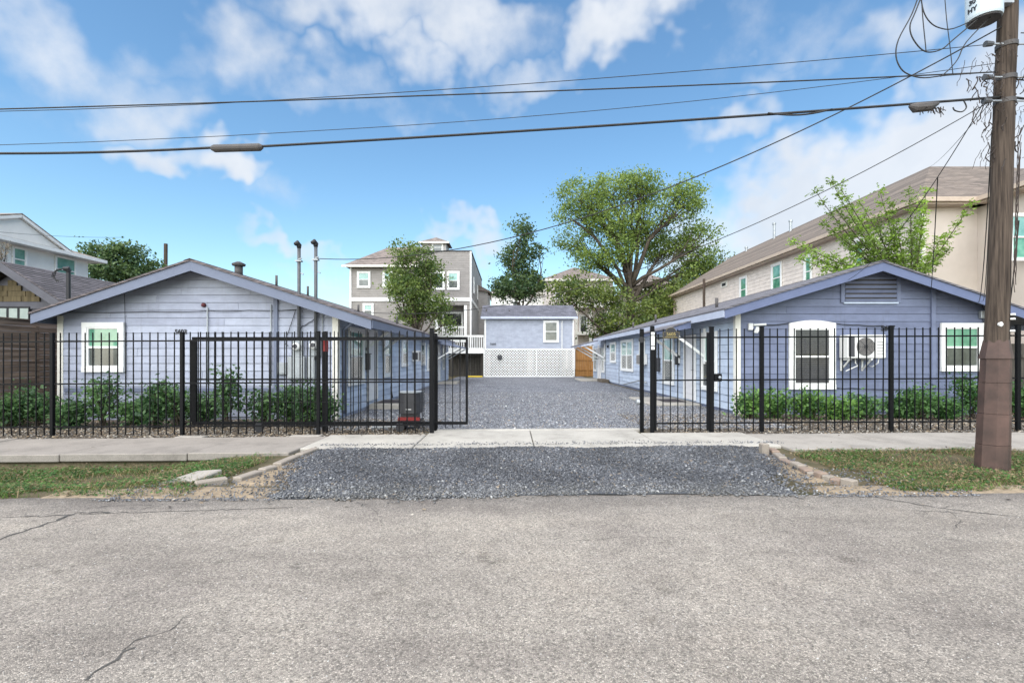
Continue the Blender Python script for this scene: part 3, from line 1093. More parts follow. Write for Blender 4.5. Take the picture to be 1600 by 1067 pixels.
def lap_wall(mb, o, u, n, length, z0, z1, pitch):
    """whole lapped wall in one mesh, for walls too far to pick boards"""
    o, u, n = Vector(o), Vector(u), Vector(n)
    k = max(1, int(round((z1 - z0) / pitch)))
    p = (z1 - z0) / k
    vs, fs = [], []
    for i in range(k):
        for (z, d) in ((z0 + i * p, .02), (z0 + (i + 1) * p, .004)):
            vs += [o + n * d + Z3 * z, o + u * length + n * d + Z3 * z]
        b = len(vs) - 4
        fs.append((b, b + 1, b + 3, b + 2))
        if i:
            fs.append((b - 2, b - 1, b + 1, b))
    mb.add(vs, fs)
    return mb


def roof_slab(name, parent, mat, p0, p1, p2, p3, th):
    """sloped slab with top corners p0..p3 (counter-clockwise from above)"""
    top = [Vector(p) for p in (p0, p1, p2, p3)]
    bot = [p - Z3 * th for p in top]
    return MB().hexa(bot + top).build(name, mat, parent)


# ------------------------------------------------------------------ the two bungalows
def bungalow(root, xl, xr, yf, yb, xa, za, sl, sr, xel, xer, yrake, ybk, sid, sids, fasc, eave, shing, pitch, soff, seed, ext=None):
    rg = random.Random(seed)
    TH = .10
    zt = lambda x: za - (sl * (xa - x) if x < xa else sr * (x - xa))
    zu = lambda x: zt(x) - TH - .012
    # core walls
    wall = MB().prism([(xl, yf, -.05), (xr, yf, -.05), (xr, yf, zu(xr)), (xa, yf, zu(xa)), (xl, yf, zu(xl))], (0, yb - yf, 0)).build('wall', sid, root)
    # front boards, cut under the roof line
    z = 0.06
    i = 0
    while z < zu(xa) - .05:
        z1 = min(z + pitch, zu(xa) - .01)

        def span(zz):
            a = xl if zz <= zu(xl) else xa - (zu(xa) - zz) / sl
            b = xr if zz <= zu(xr) else xa + (zu(xa) - zz) / sr
            return a, b
        ab, bb = span(z)
        at, bt = span(z1)
        cuts = []
        if bb - ab > 3.5:
            cuts = sorted(rg.uniform(ab + .8, bb - .8) for _ in range(rg.choice((0, 1, 1, 2))))
            cuts = [c for c in cuts if at + .3 < c < bt - .3]
        xb = [ab] + cuts + [bb]
        xt = [at] + cuts + [bt]
        for k in range(len(xb) - 1):
            g0 = .003 if k else 0
            siding_row('siding_board', wall, sid, (0, yf, 0), (1, 0, 0), (0, -1, 0), xb[k] + g0, xb[k + 1] - .003, xt[k] + g0, xt[k + 1] - .003, z, z1)
        z += pitch
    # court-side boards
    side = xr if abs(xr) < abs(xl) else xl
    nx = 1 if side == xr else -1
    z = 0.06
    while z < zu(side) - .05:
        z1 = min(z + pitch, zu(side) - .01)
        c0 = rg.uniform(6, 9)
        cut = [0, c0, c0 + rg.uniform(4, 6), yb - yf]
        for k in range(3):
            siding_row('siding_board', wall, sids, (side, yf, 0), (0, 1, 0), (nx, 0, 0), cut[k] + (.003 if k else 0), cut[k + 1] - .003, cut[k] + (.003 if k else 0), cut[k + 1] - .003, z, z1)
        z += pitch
    # corner boards
    for x0, x1 in ((xl - .03, xl + .11), (xr - .11, xr + .03)):
        ztop = zu(x0 + .07) - .02
        MB().box(x0, x1, yf - .035, yf + .1, 0.0, ztop).build('corner_board', M['cream'], root)
    # roof slopes, ridge cap
    yr = yrake - .03
    rl = roof_slab('roof_slope', root, shing, (xel - .03, yr, zt(xel - .03)), (xa, yr, za), (xa, ybk, za), (xel - .03, ybk, zt(xel - .03)), .045)
    rr = roof_slab('roof_slope', root, shing, (xa, yr, za), (xer + .03, yr, zt(xer + .03)), (xer + .03, ybk, zt(xer + .03)), (xa, ybk, za), .045)
    MB().prism([(xa - .14, yr, zt(xa - .14) + .012), (xa, yr, za + .015), (xa + .14, yr, zt(xa + .14) + .012), (xa + .14, yr, zt(xa + .14) - .01), (xa, yr, za - .02), (xa - .14, yr, zt(xa - .14) - .01)], (0, ybk - yr, 0)).build('ridge_cap', shing, rr)
    # decking seen from below
    ys = yrake + .035
    roof_slab('soffit', root, soff, (xel, ys, zt(xel) - .05), (xa, ys, za - .05), (xa, ybk, za - .05), (xel, ybk, zt(xel) - .05), .05)
    roof_slab('soffit', root, soff, (xa, ys, za - .05), (xer, ys, zt(xer) - .05), (xer, ybk, zt(xer) - .05), (xa, ybk, za - .05), .05)
    # barge boards
    fd = .225
    for (x0, x1) in ((xel, xa - .001), (xa + .001, ext[0] if ext else xer)):
        MB().prism([(x0, yrake, zt(x0) - .048), (x1, yrake, zt(x1) - .048), (x1, yrake, zt(x1) - .048 - fd), (x0, yrake, zt(x0) - .048 - fd)], (0, .032, 0)).build('barge_board', fasc, root)
    # eave boards
    for x, s in ((xel, -1), (xer, 1)):
        MB().box(min(x, x + s * .025), max(x, x + s * .025), (ext[1] + .03 if ext and s > 0 else yrake + .034), ybk, zt(x) - .048 - .19, zt(x) - .05).build('eave_board', eave, root)
    if ext:      # porch roof carried further out over the first court door
        xe, y2 = ext
        roof_slab('porch_roof', root, shing, (xer + .031, yr, zt(xer + .031)), (xe + .03, yr, zt(xe + .03)), (xe + .03, y2 + .03, zt(xe + .03)), (xer + .031, y2 + .03, zt(xer + .031)), .045)
        roof_slab('soffit', root, soff, (xer + .001, ys, zt(xer) - .05), (xe, ys, zt(xe) - .05), (xe, y2, zt(xe) - .05), (xer + .001, y2, zt(xer) - .05), .05)
        MB().box(xe, xe + .025, yrake + .034, y2, zt(xe) - .048 - .19, zt(xe) - .05).build('eave_board', eave, root)
        MB().prism([(xer + .03, y2 + .002, zt(xer) - .06), (xe, y2 + .002, zt(xe) - .06), (xe, y2 + .002, zt(xe) - .25), (xer + .03, y2 + .002, zt(xer) - .25)], (0, .028, 0)).build('barge_board', fasc, root)
    return wall, zt, zu


XL, XR = -11.0, -4.22
YF = 11.8
hl = thing('bungalow', 'low pale blue-grey clapboard bungalow with electric meters and number 5603 on its gable', 'house', (-7.6, YF, 0))
wl, ztL, zuL = bungalow(hl, XL, XR, YF, 33.0, -7.48, 3.81, .332, .325, -11.22, -3.82, 11.3, 33.4, M['sidL'], M['sidLlift'], M['fascL'], M['fascL'], M['shL'], .185, M['soffit'], 4, (-3.25, 16.6))
hr = thing('bungalow', 'low periwinkle blue clapboard bungalow with louvred gable vent and air conditioner', 'house', (9.6, 12.9, 0))
wr, ztR, zuR = bungalow(hr, 6.03, 13.12, 12.9, 35.0, 9.575, 4.0, .30, .335, 5.52, 14.1, 12.4, 32.0, M['sidR'], M['sidRlift'], M['fascR'], M['eaveR'], M['shR'], .20, M['soffit'], 8)

# --- pale bungalow, street gable
fr = ((1, 0, 0), (0, -1, 0))
window(hl, (PX(164.5, YF), YF - .02, PZ(581, YF)), *fr, 65 * YF / F, 77 * YF / F, .12)
text_mesh('house_number', '5603', .15, M['text'], hl, (PX(284, YF), YF - .034, PZ(521.5, YF)), (1, 0, 0), (0, 0, 1), (0, -1, 0), bold=.004)


def conduit(root, px, y0, y1, r, mat, Y, d=.05, name='conduit'):
    x = PX(px, Y)
    return MB().tube([(x, Y - d, PZ(y1, Y)), (x, Y - d, PZ(y0, Y))], r, 8).build(name, mat, root, smooth=True)


conduit(hl, 326, 480, 600, .016, M['meter'], YF)
conduit(hl, 425, 476, 600, .016, M['meter'], YF)
MB().box(PX(429.5, YF), PX(435.5, YF), YF - .07, YF - .026, .45, PZ(464, YF)).build('cable_cover', M['fascL'], hl)
conduit(hl, 505, 488, 590, .012, M['meter'], YF)
for (px, top) in ((470, 388), (496, 386)):
    x = PX(px, YF)
    mz = PZ(top, YF)
    mast = MB().tube([(x, YF - .1, 1.45), (x, YF - .1, mz)], .04, 10).build('service_mast', M['mast'], hl, smooth=True)
    MB().tube([(x, YF - .1, mz - .02), (x, YF - .1, mz + .05), (x - .02, YF - .15, mz + .1), (x - .05, YF - .2, mz + .05)], [.05, .065, .06, .045], 8).build('weatherhead', M['black'], mast, smooth=True)
    MB().box(x - .07, x + .07, YF - .16, YF - .04, mz - .35, mz - .32).build('clamp', M['galv'], mast)
    MB().tube([(x, YF - .14, mz - .3), (x + .09, YF - .16, mz - .28)], .018, 6).build('insulator', M['meter'], mast)
    MB().tube([(x + .04, YF - .1, mz - .62), (x + .12, YF - .13, mz - .66)], .014, 6).build('insulator', M['galv'], mast)
for (px, py) in ((468, 542), (495, 540)):
    c = P(px, py, YF)
    b = MB().box(c.x - .13, c.x + .13, YF - .14, YF - .026, c.z - .26, c.z + .2).build('meter_box', M['meter'], hl, bevel=.012)
    MB().tube([(c.x, YF - .14, c.z), (c.x, YF - .2, c.z), (c.x, YF - .25, c.z)], [.10, .098, .085], 16).build('meter_glass', M['ac'], b, smooth=True)
    MB().tube([(c.x, YF - .251, c.z + .01), (c.x, YF - .256, c.z + .01)], .055, 12).build('meter_dial', M['boxgrey'], b)
for (p0, p1, q0, q1, dp) in ((453, 479, 557, 592, .14), (482, 495, 557, 592, .12), (437, 450, 566, 585, .11)):
    b = MB().box(PX(p0, YF), PX(p1, YF), YF - dp, YF - .026, PZ(q1, YF), PZ(q0, YF)).build('breaker_panel', M['meter'], hl, bevel=.01)
    MB().box(PX(p0, YF) + .03, PX(p1, YF) - .03, YF - dp - .012, YF - dp, PZ(q1, YF) + .03, PZ(q0, YF) - .03).build('panel_door', M['meter'], b, bevel=.005)
c = P(320, 477, YF)
MB().tube([(c.x, YF - .02, c.z), (c.x, YF - .07, c.z), (c.x, YF - .09, c.z)], [.05, .05, .02], 12).build('alarm_bell', pm('bell_maroon', (.12, .03, .035), (.08, .025, .03), 6), hl, smooth=True)


def wallwire(root, pts, Y, r=.008, d=.05, mat=None):
    q = []
    for (a, b) in zip(pts[:-1], pts[1:]):
        for k in range(5):
            t = k / 5
            q.append(P(a[0] + (b[0] - a[0]) * t, a[1] + (b[1] - a[1]) * t + 1.2 * math.sin(math.pi * t), Y) - Vector((0, d, 0)))
    q.append(P(*pts[-1], Y) - Vector((0, d, 0)))
    return MB().tube(q, r, 5).build('wall_cable', mat or M['cable'], root)


wallwire(hl, [(100, 488), (240, 487), (330, 486), (390, 485), (465, 484)], YF, .008)
wallwire(hl, [(463, 485), (455, 510), (446, 535), (452, 540)], YF, .008)
wallwire(hl, [(494, 480), (493, 498), (484, 504), (473, 510), (465, 530)], YF, .009)
wallwire(hl, [(197, 455), (198, 500), (199, 560), (200, 600)], YF, .006)
wallwire(hl, [(440, 602), (455, 600), (466, 592)], YF, .009, .05, M['meter'])
MB().box(XL + .15, XR - .15, YF - .05, YF - .027, PZ(612, YF), PZ(606, YF)).build('water_table', M['fascL'], hl)
# roof pieces of the pale bungalow
c = P(373, 425, 13.0)
zb = ztL(c.x)
v = MB().tube([(c.x, 13, zb - .1), (c.x, 13, zb + .22)], .10, 12).build('roof_vent', M['tankdark'], hl, smooth=True)
MB().tube([(c.x, 13, zb + .22), (c.x, 13, zb + .27), (c.x, 13, zb + .33)], [.16, .17, .05], 12).build('vent_cap', M['tankdark'], v)
for px, Y, h in ((432, 13.6, .3), (481, 15, .3), (620, 19, .3), (560, 17, .25)):
    x = PX(px, Y)
    MB().tube([(x, Y, ztL(x) - .05), (x, Y, ztL(x) + h)], .035, 8).build('vent_pipe', M['tankdark'], hl, smooth=True)

# --- pale bungalow, court side (wall plane x = XR, seen going away)
sd = ((0, 1, 0), (1, 0, 0))


def yl(px):
    return -XR * F / (CX - px)


def side_l(px0, px1, pyt, pyb):
    ya, yb_ = yl(px0), yl(px1)
    ym = (ya + yb_) / 2
    zt_ = CH + (CY - pyt) * ya / F
    zb_ = CH + (CY - pyb) * ya / F
    return ya, yb_, ym, zb_, zt_


for (p0, p1, t_, b_, kind) in ((542, 566, 510, 603, 0), (597, 609, 519, 590, 0), (626, 634.5, 530, 573, 0), (657, 662.5, 535, 571, 0), (666.5, 671.5, 538, 580, 0)):
    ya, yb_, ym, z0, z1 = side_l(p0, p1, t_, b_)
    window(hl, (XR + .02, ym, z0), *sd, yb_ - ya, z1 - z0, .1, M['gTeal'], M['gDark'])
door(hl, (XR + .02, 14.65, .22), *sd, 1.05, 2.13)
door(hl, (XR + .02, 28.2, .15), *sd, 1.05, 2.13)
window(hl, (XR + .02, 25.6, .75), *sd, 1.0, 1.5, .1, M['gTeal'], M['gDark'])
window(hl, (XR + .02, 30.4, .75), *sd, 1.0, 1.5, .1, M['gTeal'], M['gDark'])
ya = yl(645)
u_ = MB().box(XR + .02, XR + .30, ya - .3, ya + .3, 1.35, 1.8).build('window_air_conditioner', M['ac'], hl, bevel=.02)
MB().box(XR + .302, XR + .312, ya - .26, ya + .26, 1.39, 1.76).build('grille', M['acgrille'], u_)
MB().box(XR + .05, XR + .28, ya - .312, ya - .302, 1.42, 1.72).build('grille', M['boxgrey'], u_)
mb_ = MB().box(XR + .03, XR + .16, 13.84, 14.08, 1.15, 1.6).build('mailbox', M['black'], hl, bevel=.02)
MB().box(XR + .02, XR + .18, 13.82, 14.1, 1.6, 1.63).build('lid', M['black'], mb_)
MB().box(XR + .03, XR + .14, 17.3, 17.45, 2.05, 2.2).build('wall_light', M['black'], hl, bevel=.02)
x0 = XR + .03
for y in (13.95, 15.9):
    zz = ztL(-3.45) - .16
    MB().bar((x0, y, zz - .62), (-3.4, y, zz), .07, .07).build('bracket', M['white'], hl)
    MB().box(x0, x0 + .06, y - .035, y + .035, zz - .8, zz + .05).build('bracket_post', M['white'], hl)
# electrical/drain pipes on corner
MB().tube([(XR + .06, YF + .28, .1), (XR + .06, YF + .28, 2.2), (XR + .35, YF + .1, 2.35)], .04, 8).build('downpipe', M['fascL'], hl, smooth=True)
MB().tube([(XR + .06, YF + .45, .1), (XR + .06, YF + .45, 2.25)], .025, 8).build('conduit', M['meter'], hl, smooth=True)
MB().tube([(XR + .05, 16.9, .5), (XR + .1, 16.95, .1)], .02, 6).build('hose_pipe', M['cable'], hl)
st = MB().box(-4.1, -3.0, 14.0, 15.6, -.04, .16).build('door_step', M['slab_new'], bevel=.02)
single(st, 'low concrete doorstep under the pale bungalow first court door', 'step')
single(MB().box(-3.95, -3.25, 14.3, 15.2, .164, .18).build('doormat', M['mat'], bevel=.005), 'dark doormat on the pale bungalow doorstep', 'doormat')
single(MB().box(-4.1, -3.0, 27.4, 29.2, -.04, .12).build('door_step', M['slab_new'], bevel=.02), 'small far concrete doorstep at the deep end of the pale bungalow', 'step')
# open canopy at the far end of the pale bungalow
cn = MB().prism([(-3.80, 26.4, 2.42), (-2.75, 26.4, 2.12), (-2.75, 26.4, 2.04), (-3.80, 26.4, 2.26)], (0, 5.6, 0)).build('door_canopy', M['fascL'], hl)
for y in (26.6, 29.2, 31.7):
    MB().bar((-4.15, y, 1.35), (-2.95, y, 2.05), .07, .07).build('bracket', M['white'], cn)

# --- periwinkle bungalow, street gable
YR = 12.9
window(hr, (PX(1267, YR), YR - .02, PZ(608, YR)), *fr, 72 * YR / F, 102 * YR / F, .13, M['gBlack'], M['gBlack'], blinds=True, arch=True)
window(hr, (PX(1500, YR), YR - .02, PZ(580, YR)), *fr, 66 * YR / F, 75 * YR / F, .12)
text_mesh('house_number', '5607', .19, M['text'], hr, (PX(1386, YR), YR - .034, PZ(516.5, YR)), (1, 0, 0), (0, 0, 1), (0, -1, 0), bold=.004)
vx0, vx1, vz0, vz1 = PX(1318, YR), PX(1399, YR), PZ(472, YR), PZ(437, YR)
mbv = MB()
mbv.box(vx0 - .1, vx0, YR - .06, YR - .026, vz0 - .02, vz1 + .06)
mbv.box(vx1, vx1 + .1, YR - .06, YR - .026, vz0 - .02, vz1 + .06)
mbv.box(vx0, vx1, YR - .06, YR - .026, vz1, vz1 + .06)
vent = mbv.build('gable_vent', M['sidR'], hr)
MB().box(vx0, vx1, YR - .034, YR - .0275, vz0, vz1).build('vent_backing', M['tankdark'], vent)
for k in range(5):
    z = vz0 + .01 + k * (vz1 - vz0) / 5
    MB().obox((0, YR - .03, z), (1, 0, 0), Vector((0, -1, -.35)).normalized(), Vector((0, -.35, 1)).normalized(), vx0, vx1, .01, .035, 0, .075).build('louvre', M['sidR'], vent)
MB().box(vx0 - .03, vx1 + .03, YR - .075, YR - .026, vz0 - .05, vz0 - .01).build('vent_sill', M['sidRlift'], vent)
MB().box(PX(1452.5, YR), PX(1458.5, YR), YR - .075, YR - .027, PZ(600, YR), PZ(452, YR)).build('cable_cover', M['sidR'], hr)
# wall air conditioner on brackets
ax0, ax1, az0, az1 = PX(1324, 12.5), PX(1384, 12.5), PZ(560, 12.5), PZ(523, 12.5)
acr = thing('air_conditioner', 'white outdoor air conditioning unit on wall brackets of the periwinkle gable', 'air conditioner', ((ax0 + ax1) / 2, 12.65, az0 - .3))
MB().box(ax0, ax1, 12.48, 12.82, az0, az1).build('casing', M['ac'], acr, bevel=.02)
MB().box(ax0 + .02, ax0 + .17, 12.468, 12.479, az0 + .05, az1 - .04).build('side_panel', M['boxgrey'], acr)
fc = ((ax0 + ax1) / 2 - .04, (az0 + az1) / 2)
MB().tube([(fc[0], 12.478, fc[1]), (fc[0], 12.466, fc[1])], .235, 28).build('fan_well', M['acgrille'], acr)
mbg = MB()
for r_ in (.06, .10, .14, .18, .22):
    k = 28
    mbg.tube([(fc[0] + r_ * math.cos(6.2832 * i / k), 12.460, fc[1] + r_ * math.sin(6.2832 * i / k)) for i in range(k + 1)], .0045, 4)
for i in range(8):
    a = i * math.pi / 4
    mbg.tube([(fc[0], 12.458, fc[1]), (fc[0] + .23 * math.cos(a), 12.458, fc[1] + .23 * math.sin(a))], .004, 4)
MB().tube([(fc[0], 12.462, fc[1]), (fc[0], 12.452, fc[1])], .045, 12).build('fan_hub', M['boxgrey'], acr)
mbg.build('fan_guard', M['boxgrey'], acr)
for k in range(5):
    z = az0 + .12 + k * .075
    MB().box(ax1 - .24, ax1 - .06, 12.472, 12.48, z, z + .012).build('vent_slot', M['acgrille'], acr)
for x in (ax0 + .06, ax0 + .62):
    MB().box(x, x + .04, 12.5, 12.87, az0 - .045, az0 - .004).build('bracket', M['white'], acr)
    MB().box(x, x + .04, 12.84, 12.868, az0 - .33, az0 - .046).build('bracket_leg', M['white'], acr)
    MB().bar((x + .02, 12.85, az0 - .3), (x + .02, 12.53, az0 - .03), .03, .03).build('bracket_strut', M['white'], acr)
MB().tube([(ax0 + .35, 12.7, az0 - .02), (ax0 + .28, 12.6, az0 - .12), (ax0 + .34, 12.6, az0 - .19), (ax0 + .1, 12.7, az0 - .33)], .015, 6).build('hose', M['white'], acr)
MB().tube([(ax1 - .1, 12.6, az0 + .02), (ax1 - .14, 12.58, az0 - .12), (ax1 - .2, 12.7, az0 - .22), (ax1 - .16, 12.85, az0 - .2)], .014, 6).build('hose', M['white'], acr)
wallwire(hr, [(1195, 508), (1230, 505), (1262, 503), (1300, 505), (1340, 508), (1376, 509), (1393, 512)], YR, .012, .05)
wallwire(hr, [(1300, 605), (1330, 606), (1400, 609), (1460, 606)], YR, .008)
c = P(1171, 509, YR)
fl = MB().box(c.x - .06, c.x + .06, YR - .1, YR - .027, c.z - .12, c.z + .06).build('junction_box', M['ac'], hr, bevel=.01)
MB().obox(c + Vector((.12, -.16, -.1)), (1, 0, 0), Vector((.3, -.9, -.3)).normalized(), Vector((.3, -.3, .9)).normalized(), -.02, .05, -.03, .03, -.1, .06).build('flood_lamp', M['white'], fl)
MB().tube([P(1176, 508, YR) - Vector((0, .06, 0)), P(1195, 507, YR) - Vector((0, .06, 0))], .03, 8).build('conduit', M['white'], hr)
MB().tube([P(1188, 512, YR) - Vector((0, .06, 0)), P(1188, 640, YR) - Vector((0, .06, 0))], .028, 8).build('conduit', M['meter'], hr)
c = P(1531, 492, YR)
MB().box(c.x - .07, c.x + .07, YR - .12, YR - .027, c.z - .1, c.z + .1).build('junction_box', M['galv'], hr, bevel=.01)
wallwire(hr, [(1531, 470), (1529, 480), (1536, 486), (1542, 479)], YR, .012, .1)
wallwire(hr, [(1533, 495), (1535, 520), (1534, 560)], YR, .01, .05)

# --- periwinkle bungalow, court side
XS = 6.03
sdr = ((0, -1, 0), (-1, 0, 0))


def yr_(px):
    return XS * F / (px - CX)


for (p0, p1, t_, b_, tw) in ((1098, 1123, 517, 612, 0), (1038, 1055, 524, 602, 0), (972, 990.5, 529, 581, 1), (955, 963.5, 534, 567, 0), (1001, 1009, 528, 571, 0)):
    ya, yb_ = yr_(p1), yr_(p0)
    z1, z0 = CH + (CY - t_) * ya / F, CH + (CY - b_) * ya / F
    window(hr, (XS - .02, (ya + yb_) / 2, z0), *sdr, yb_ - ya, z1 - z0, .1, M['gTeal'], M['gDark'], twin=bool(tw))
door(hr, (XS - .02, 16.1, .12), *sdr, 1.05, 2.13)
door(hr, (XS - .02, 32.4, .1), *sdr, 1.05, 2.1)
window(hr, (XS - .02, 31.1, .55), *sdr, .8, 1.6, .1, M['gTeal'], M['gDark'])
window(hr, (XS - .02, 34.0, .55), *sdr, 1.0, 1.6, .1, M['gTeal'], M['gDark'])
for y in (26.6, 30.4):
    MB().box(XS - .032, XS - .02, y, y + .05, .05, zuR(XS)).build('joint_strip', M['boxgrey'], hr)
# window unit hanging out of the small window
ya = yr_(1009.5)
u_ = MB().box(XS - .35, XS - .03, ya - .32, ya + .32, 1.2, 1.66).build('window_air_conditioner', M['ac'], hr, bevel=.02)
MB().box(XS - .362, XS - .352, ya - .28, ya + .28, 1.24, 1.62).build('grille', M['acgrille'], u_)
MB().box(XS - .14, XS - .03, 17.1, 17.3, 1.25, 1.6).build('mailbox', M['black'], hr, bevel=.02)
MB().box(XS - .12, XS - .03, 29.4, 29.55, 2.1, 2.28).build('wall_light', M['black'], hr, bevel=.02)
MB().box(XS - .12, XS - .03, 33.1, 33.25, 1.4, 1.8).build('mailbox', M['black'], hr, bevel=.02)
MB().box(XS - .16, XS - .03, 19.3, 19.6, .95, 1.5).build('meter_box', M['boxgrey'], hr, bevel=.02)
MB().tube([(XS - .07, 19.45, 1.5), (XS - .07, 19.45, 2.5)], .03, 8).build('conduit', M['cable'], hr)
MB().tube([(XS - .1, 21.0, .42), (XS - .25, 21.6, .48), (XS - .2, 23.2, .32), (XS - .15, 25.0, .12)], .03, 8).build('drain_pipe', M['galv'], hr, smooth=True)
for (ya, yb_, xo, zi, zo) in ((14.7, 17.6, 4.75, 2.60, 2.36), (30.2, 35.2, 4.45, 2.58, 2.30)):
    cn = MB().prism([(5.5, ya, zi), (xo, ya, zo), (xo, ya, zo - .10), (5.5, ya, zi - .2)], (0, yb_ - ya, 0)).build('door_canopy', M['fascR'] if ya < 20 else M['eaveR'], hr)
    roof_slab('canopy_roof', cn, M['shR'], (xo - .05, ya - .04, zo + .02), (5.5, ya - .04, zi + .03), (5.5, yb_ + .04, zi + .03), (xo - .05, yb_ + .04, zo + .02), .025)
    for y in ((ya + .15, yb_ - .5) if ya < 20 else (ya + .3, (ya + yb_) / 2, yb_ - .4)):
        MB().bar((XS - .03, y, zo - .85), (xo + .2, y, zo - .06), .08, .08).build('bracket', M['white'], cn)
        MB().box(XS - .09, XS - .03, y - .04, y + .04, zo - 1.05, zi - .2).build('bracket_post', M['white'], cn)
single(MB().box(4.35, 5.95, 15.0, 17.7, -.04, .07).build('door_step', M['slab_new'], bevel=.02), 'wide concrete doorstep under the periwinkle bungalow first court door', 'step')
single(MB().box(5.0, 5.7, 15.6, 16.6, .074, .09).build('doormat', M['mat'], bevel=.005), 'dark doormat on the periwinkle bungalow doorstep', 'doormat')
single(MB().box(4.5, 5.95, 30.8, 33.6, -.04, .09).build('door_step', M['slab_new'], bevel=.02), 'far pale doorstep beneath the canopy at the deep end of the periwinkle bungalow', 'step')
single(MB().box(5.5, 5.95, 29.0, 30.5, -.04, .2).build('border_block', M['mulch'], bevel=.03), 'dark stone block beside the far periwinkle doorstep', 'block')
for px, Y, h in ((1020, 22, .35), (985, 26, .3), (1104, 15.5, .3)):
    x = XS + .6
    MB().tube([(x, Y, ztR(x) - .05), (x, Y, ztR(x) + h)], .05, 8).build('vent_pipe', M['tankdark'], hr, smooth=True)

# ------------------------------------------------------------------ iron fence and gates
YFN = 9.45
pk_me = None


def picket_mesh(h, w=.016):
    b = MB().box(-w / 2, w / 2, -w / 2, w / 2, 0, h)
    me = bpy.data.meshes.new('picket')
    me.from_pydata(b.v, [], b.f)
    me.materials.append(M['iron'])
    return me


PICK = picket_mesh(2.0)
PICKG = picket_mesh(1.93)


def pickets(root, x0, x1, Y, step, z0, me, skip=(), jit=0.0, rg=random.Random(2)):
    n = max(1, int(round((x1 - x0) / step)))
    for i in range(1, n):
        x = x0 + (x1 - x0) * i / n + rg.uniform(-jit, jit)
        o = bpy.data.objects.new('picket', me)
        o.location = Vector((x, Y, hz(x, Y) + z0)) - WL[root.name]
        o.rotation_euler = (0, rg.gauss(0, .0025), 0)
        link(o, root)


def post(root, x, Y, w, top, bottom=-.1):
    z = hz(x, Y)
    p = MB().box(x - w / 2, x + w / 2, Y - w / 2, Y + w / 2, z + bottom, z + top).build('post', M['iron'], root, bevel=.006)
    MB().prism([(x - w / 2 - .005, Y - w / 2 - .005, z + top), (x + w / 2 + .005, Y - w / 2 - .005, z + top), (x + w / 2 + .005, Y + w / 2 + .005, z + top), (x - w / 2 - .005, Y + w / 2 + .005, z + top)], (0, 0, .012)).build('post_cap', M['iron'], p)
    return p


def rails(root, x0, x1, Y, zs, h=.028, d=.028):
    for zz in zs:
        MB().bar((x0, Y, hz(x0, Y) + zz), (x1, Y, hz(x1, Y) + zz), d, h).build('rail', M['iron'], root)


RZ = (.19, 1.03, 1.86)
fl_ = thing('iron_fence', 'black iron picket fence before the pale bungalow and sliding gate', 'fence', (-6.5, YFN, 0))
pl = [-14.0, -11.5, -8.95, -6.41, -3.75, -1.53]
for x in pl[1:]:
    post(fl_, x, YFN, .066 if x < -1.6 else .078, 2.02 if x < -1.6 else 2.06)
for a, b in zip(pl[1:-1], pl[2:]):
    rails(fl_, a + .04, b - .04, YFN, RZ)
    pickets(fl_, a, b, YFN, .16, .03, PICK, jit=.004)
fr_ = thing('iron_fence', 'black iron picket fence before the periwinkle bungalow shrubs', 'fence', (7, YFN, 0))
prr = [3.94, 4.92, 7.45, 9.93, 12.4]
for x in prr[1:]:
    post(fr_, x, YFN, .068, 2.06)
post(fr_, 3.94, YFN, .075, 2.06)
for a, b in zip(prr[:-1], prr[1:]):
    rails(fr_, a + .04, b - .04, YFN, RZ)
    pickets(fr_, a, b, YFN, .157, .03, PICK, jit=.004)
pg = thing('pedestrian_gate', 'narrow black iron walk gate holding the 5605 plaque', 'gate', (3.35, YFN, 0))
rails(pg, 2.83, 3.87, YFN - .01, RZ)
for x in (2.84, 3.86):
    z = hz(x, YFN)
    MB().box(x - .018, x + .018, YFN - .03, YFN + .01, z + .05, z + 1.96).build('stile', M['iron'], pg)
pickets(pg, 2.84, 3.86, YFN - .01, .145, .03, PICK)
x = 4.06
MB().box(x - .08, x + .06, YFN - .06, YFN + .05, 1.04, 1.19).build('lock_box', M['iron'], pg, bevel=.008)
MB().tube([(x, YFN - .06, 1.12), (x, YFN - .1, 1.12), (x, YFN - .12, 1.12)], [.02, .032, .025], 10).build('knob', M['galv'], pg, smooth=True)
x = 2.78
gp = thing('gate_post', 'tall black gate post with a pale notice strapped to it', 'post', (x, YFN, 0))
MB().box(x - .036, x + .036, YFN - .036, YFN + .036, -.1, 2.12).build('post', M['iron'], gp, bevel=.006)
MB().box(x - .034, x + .034, YFN - .045, YFN - .0385, 1.66, 2.0).build('notice', M['ac'], gp)
for z in (1.72, 1.93):
    MB().box(x - .039, x + .039, YFN - .049, YFN - .0455, z, z + .015).build('strap', M['black'], gp)
x = 2.64
cp = thing('catch_post', 'black sliding gate catch post with small round catch', 'post', (x, YFN + .25, 0))
MB().box(x - .036, x + .036, YFN + .2, YFN + .272, -.1, 2.08).build('post', M['iron'], cp, bevel=.006)
MB().tube([(x - .05, YFN + .24, .62), (x - .11, YFN + .24, .62)], .055, 12).build('catch', M['galv'], cp)
MB().tube([(x - .02, YFN + .195, 1.86), (x - .02, YFN + .17, 1.86)], .06, 14).build('guide_roller', M['black'], cp)
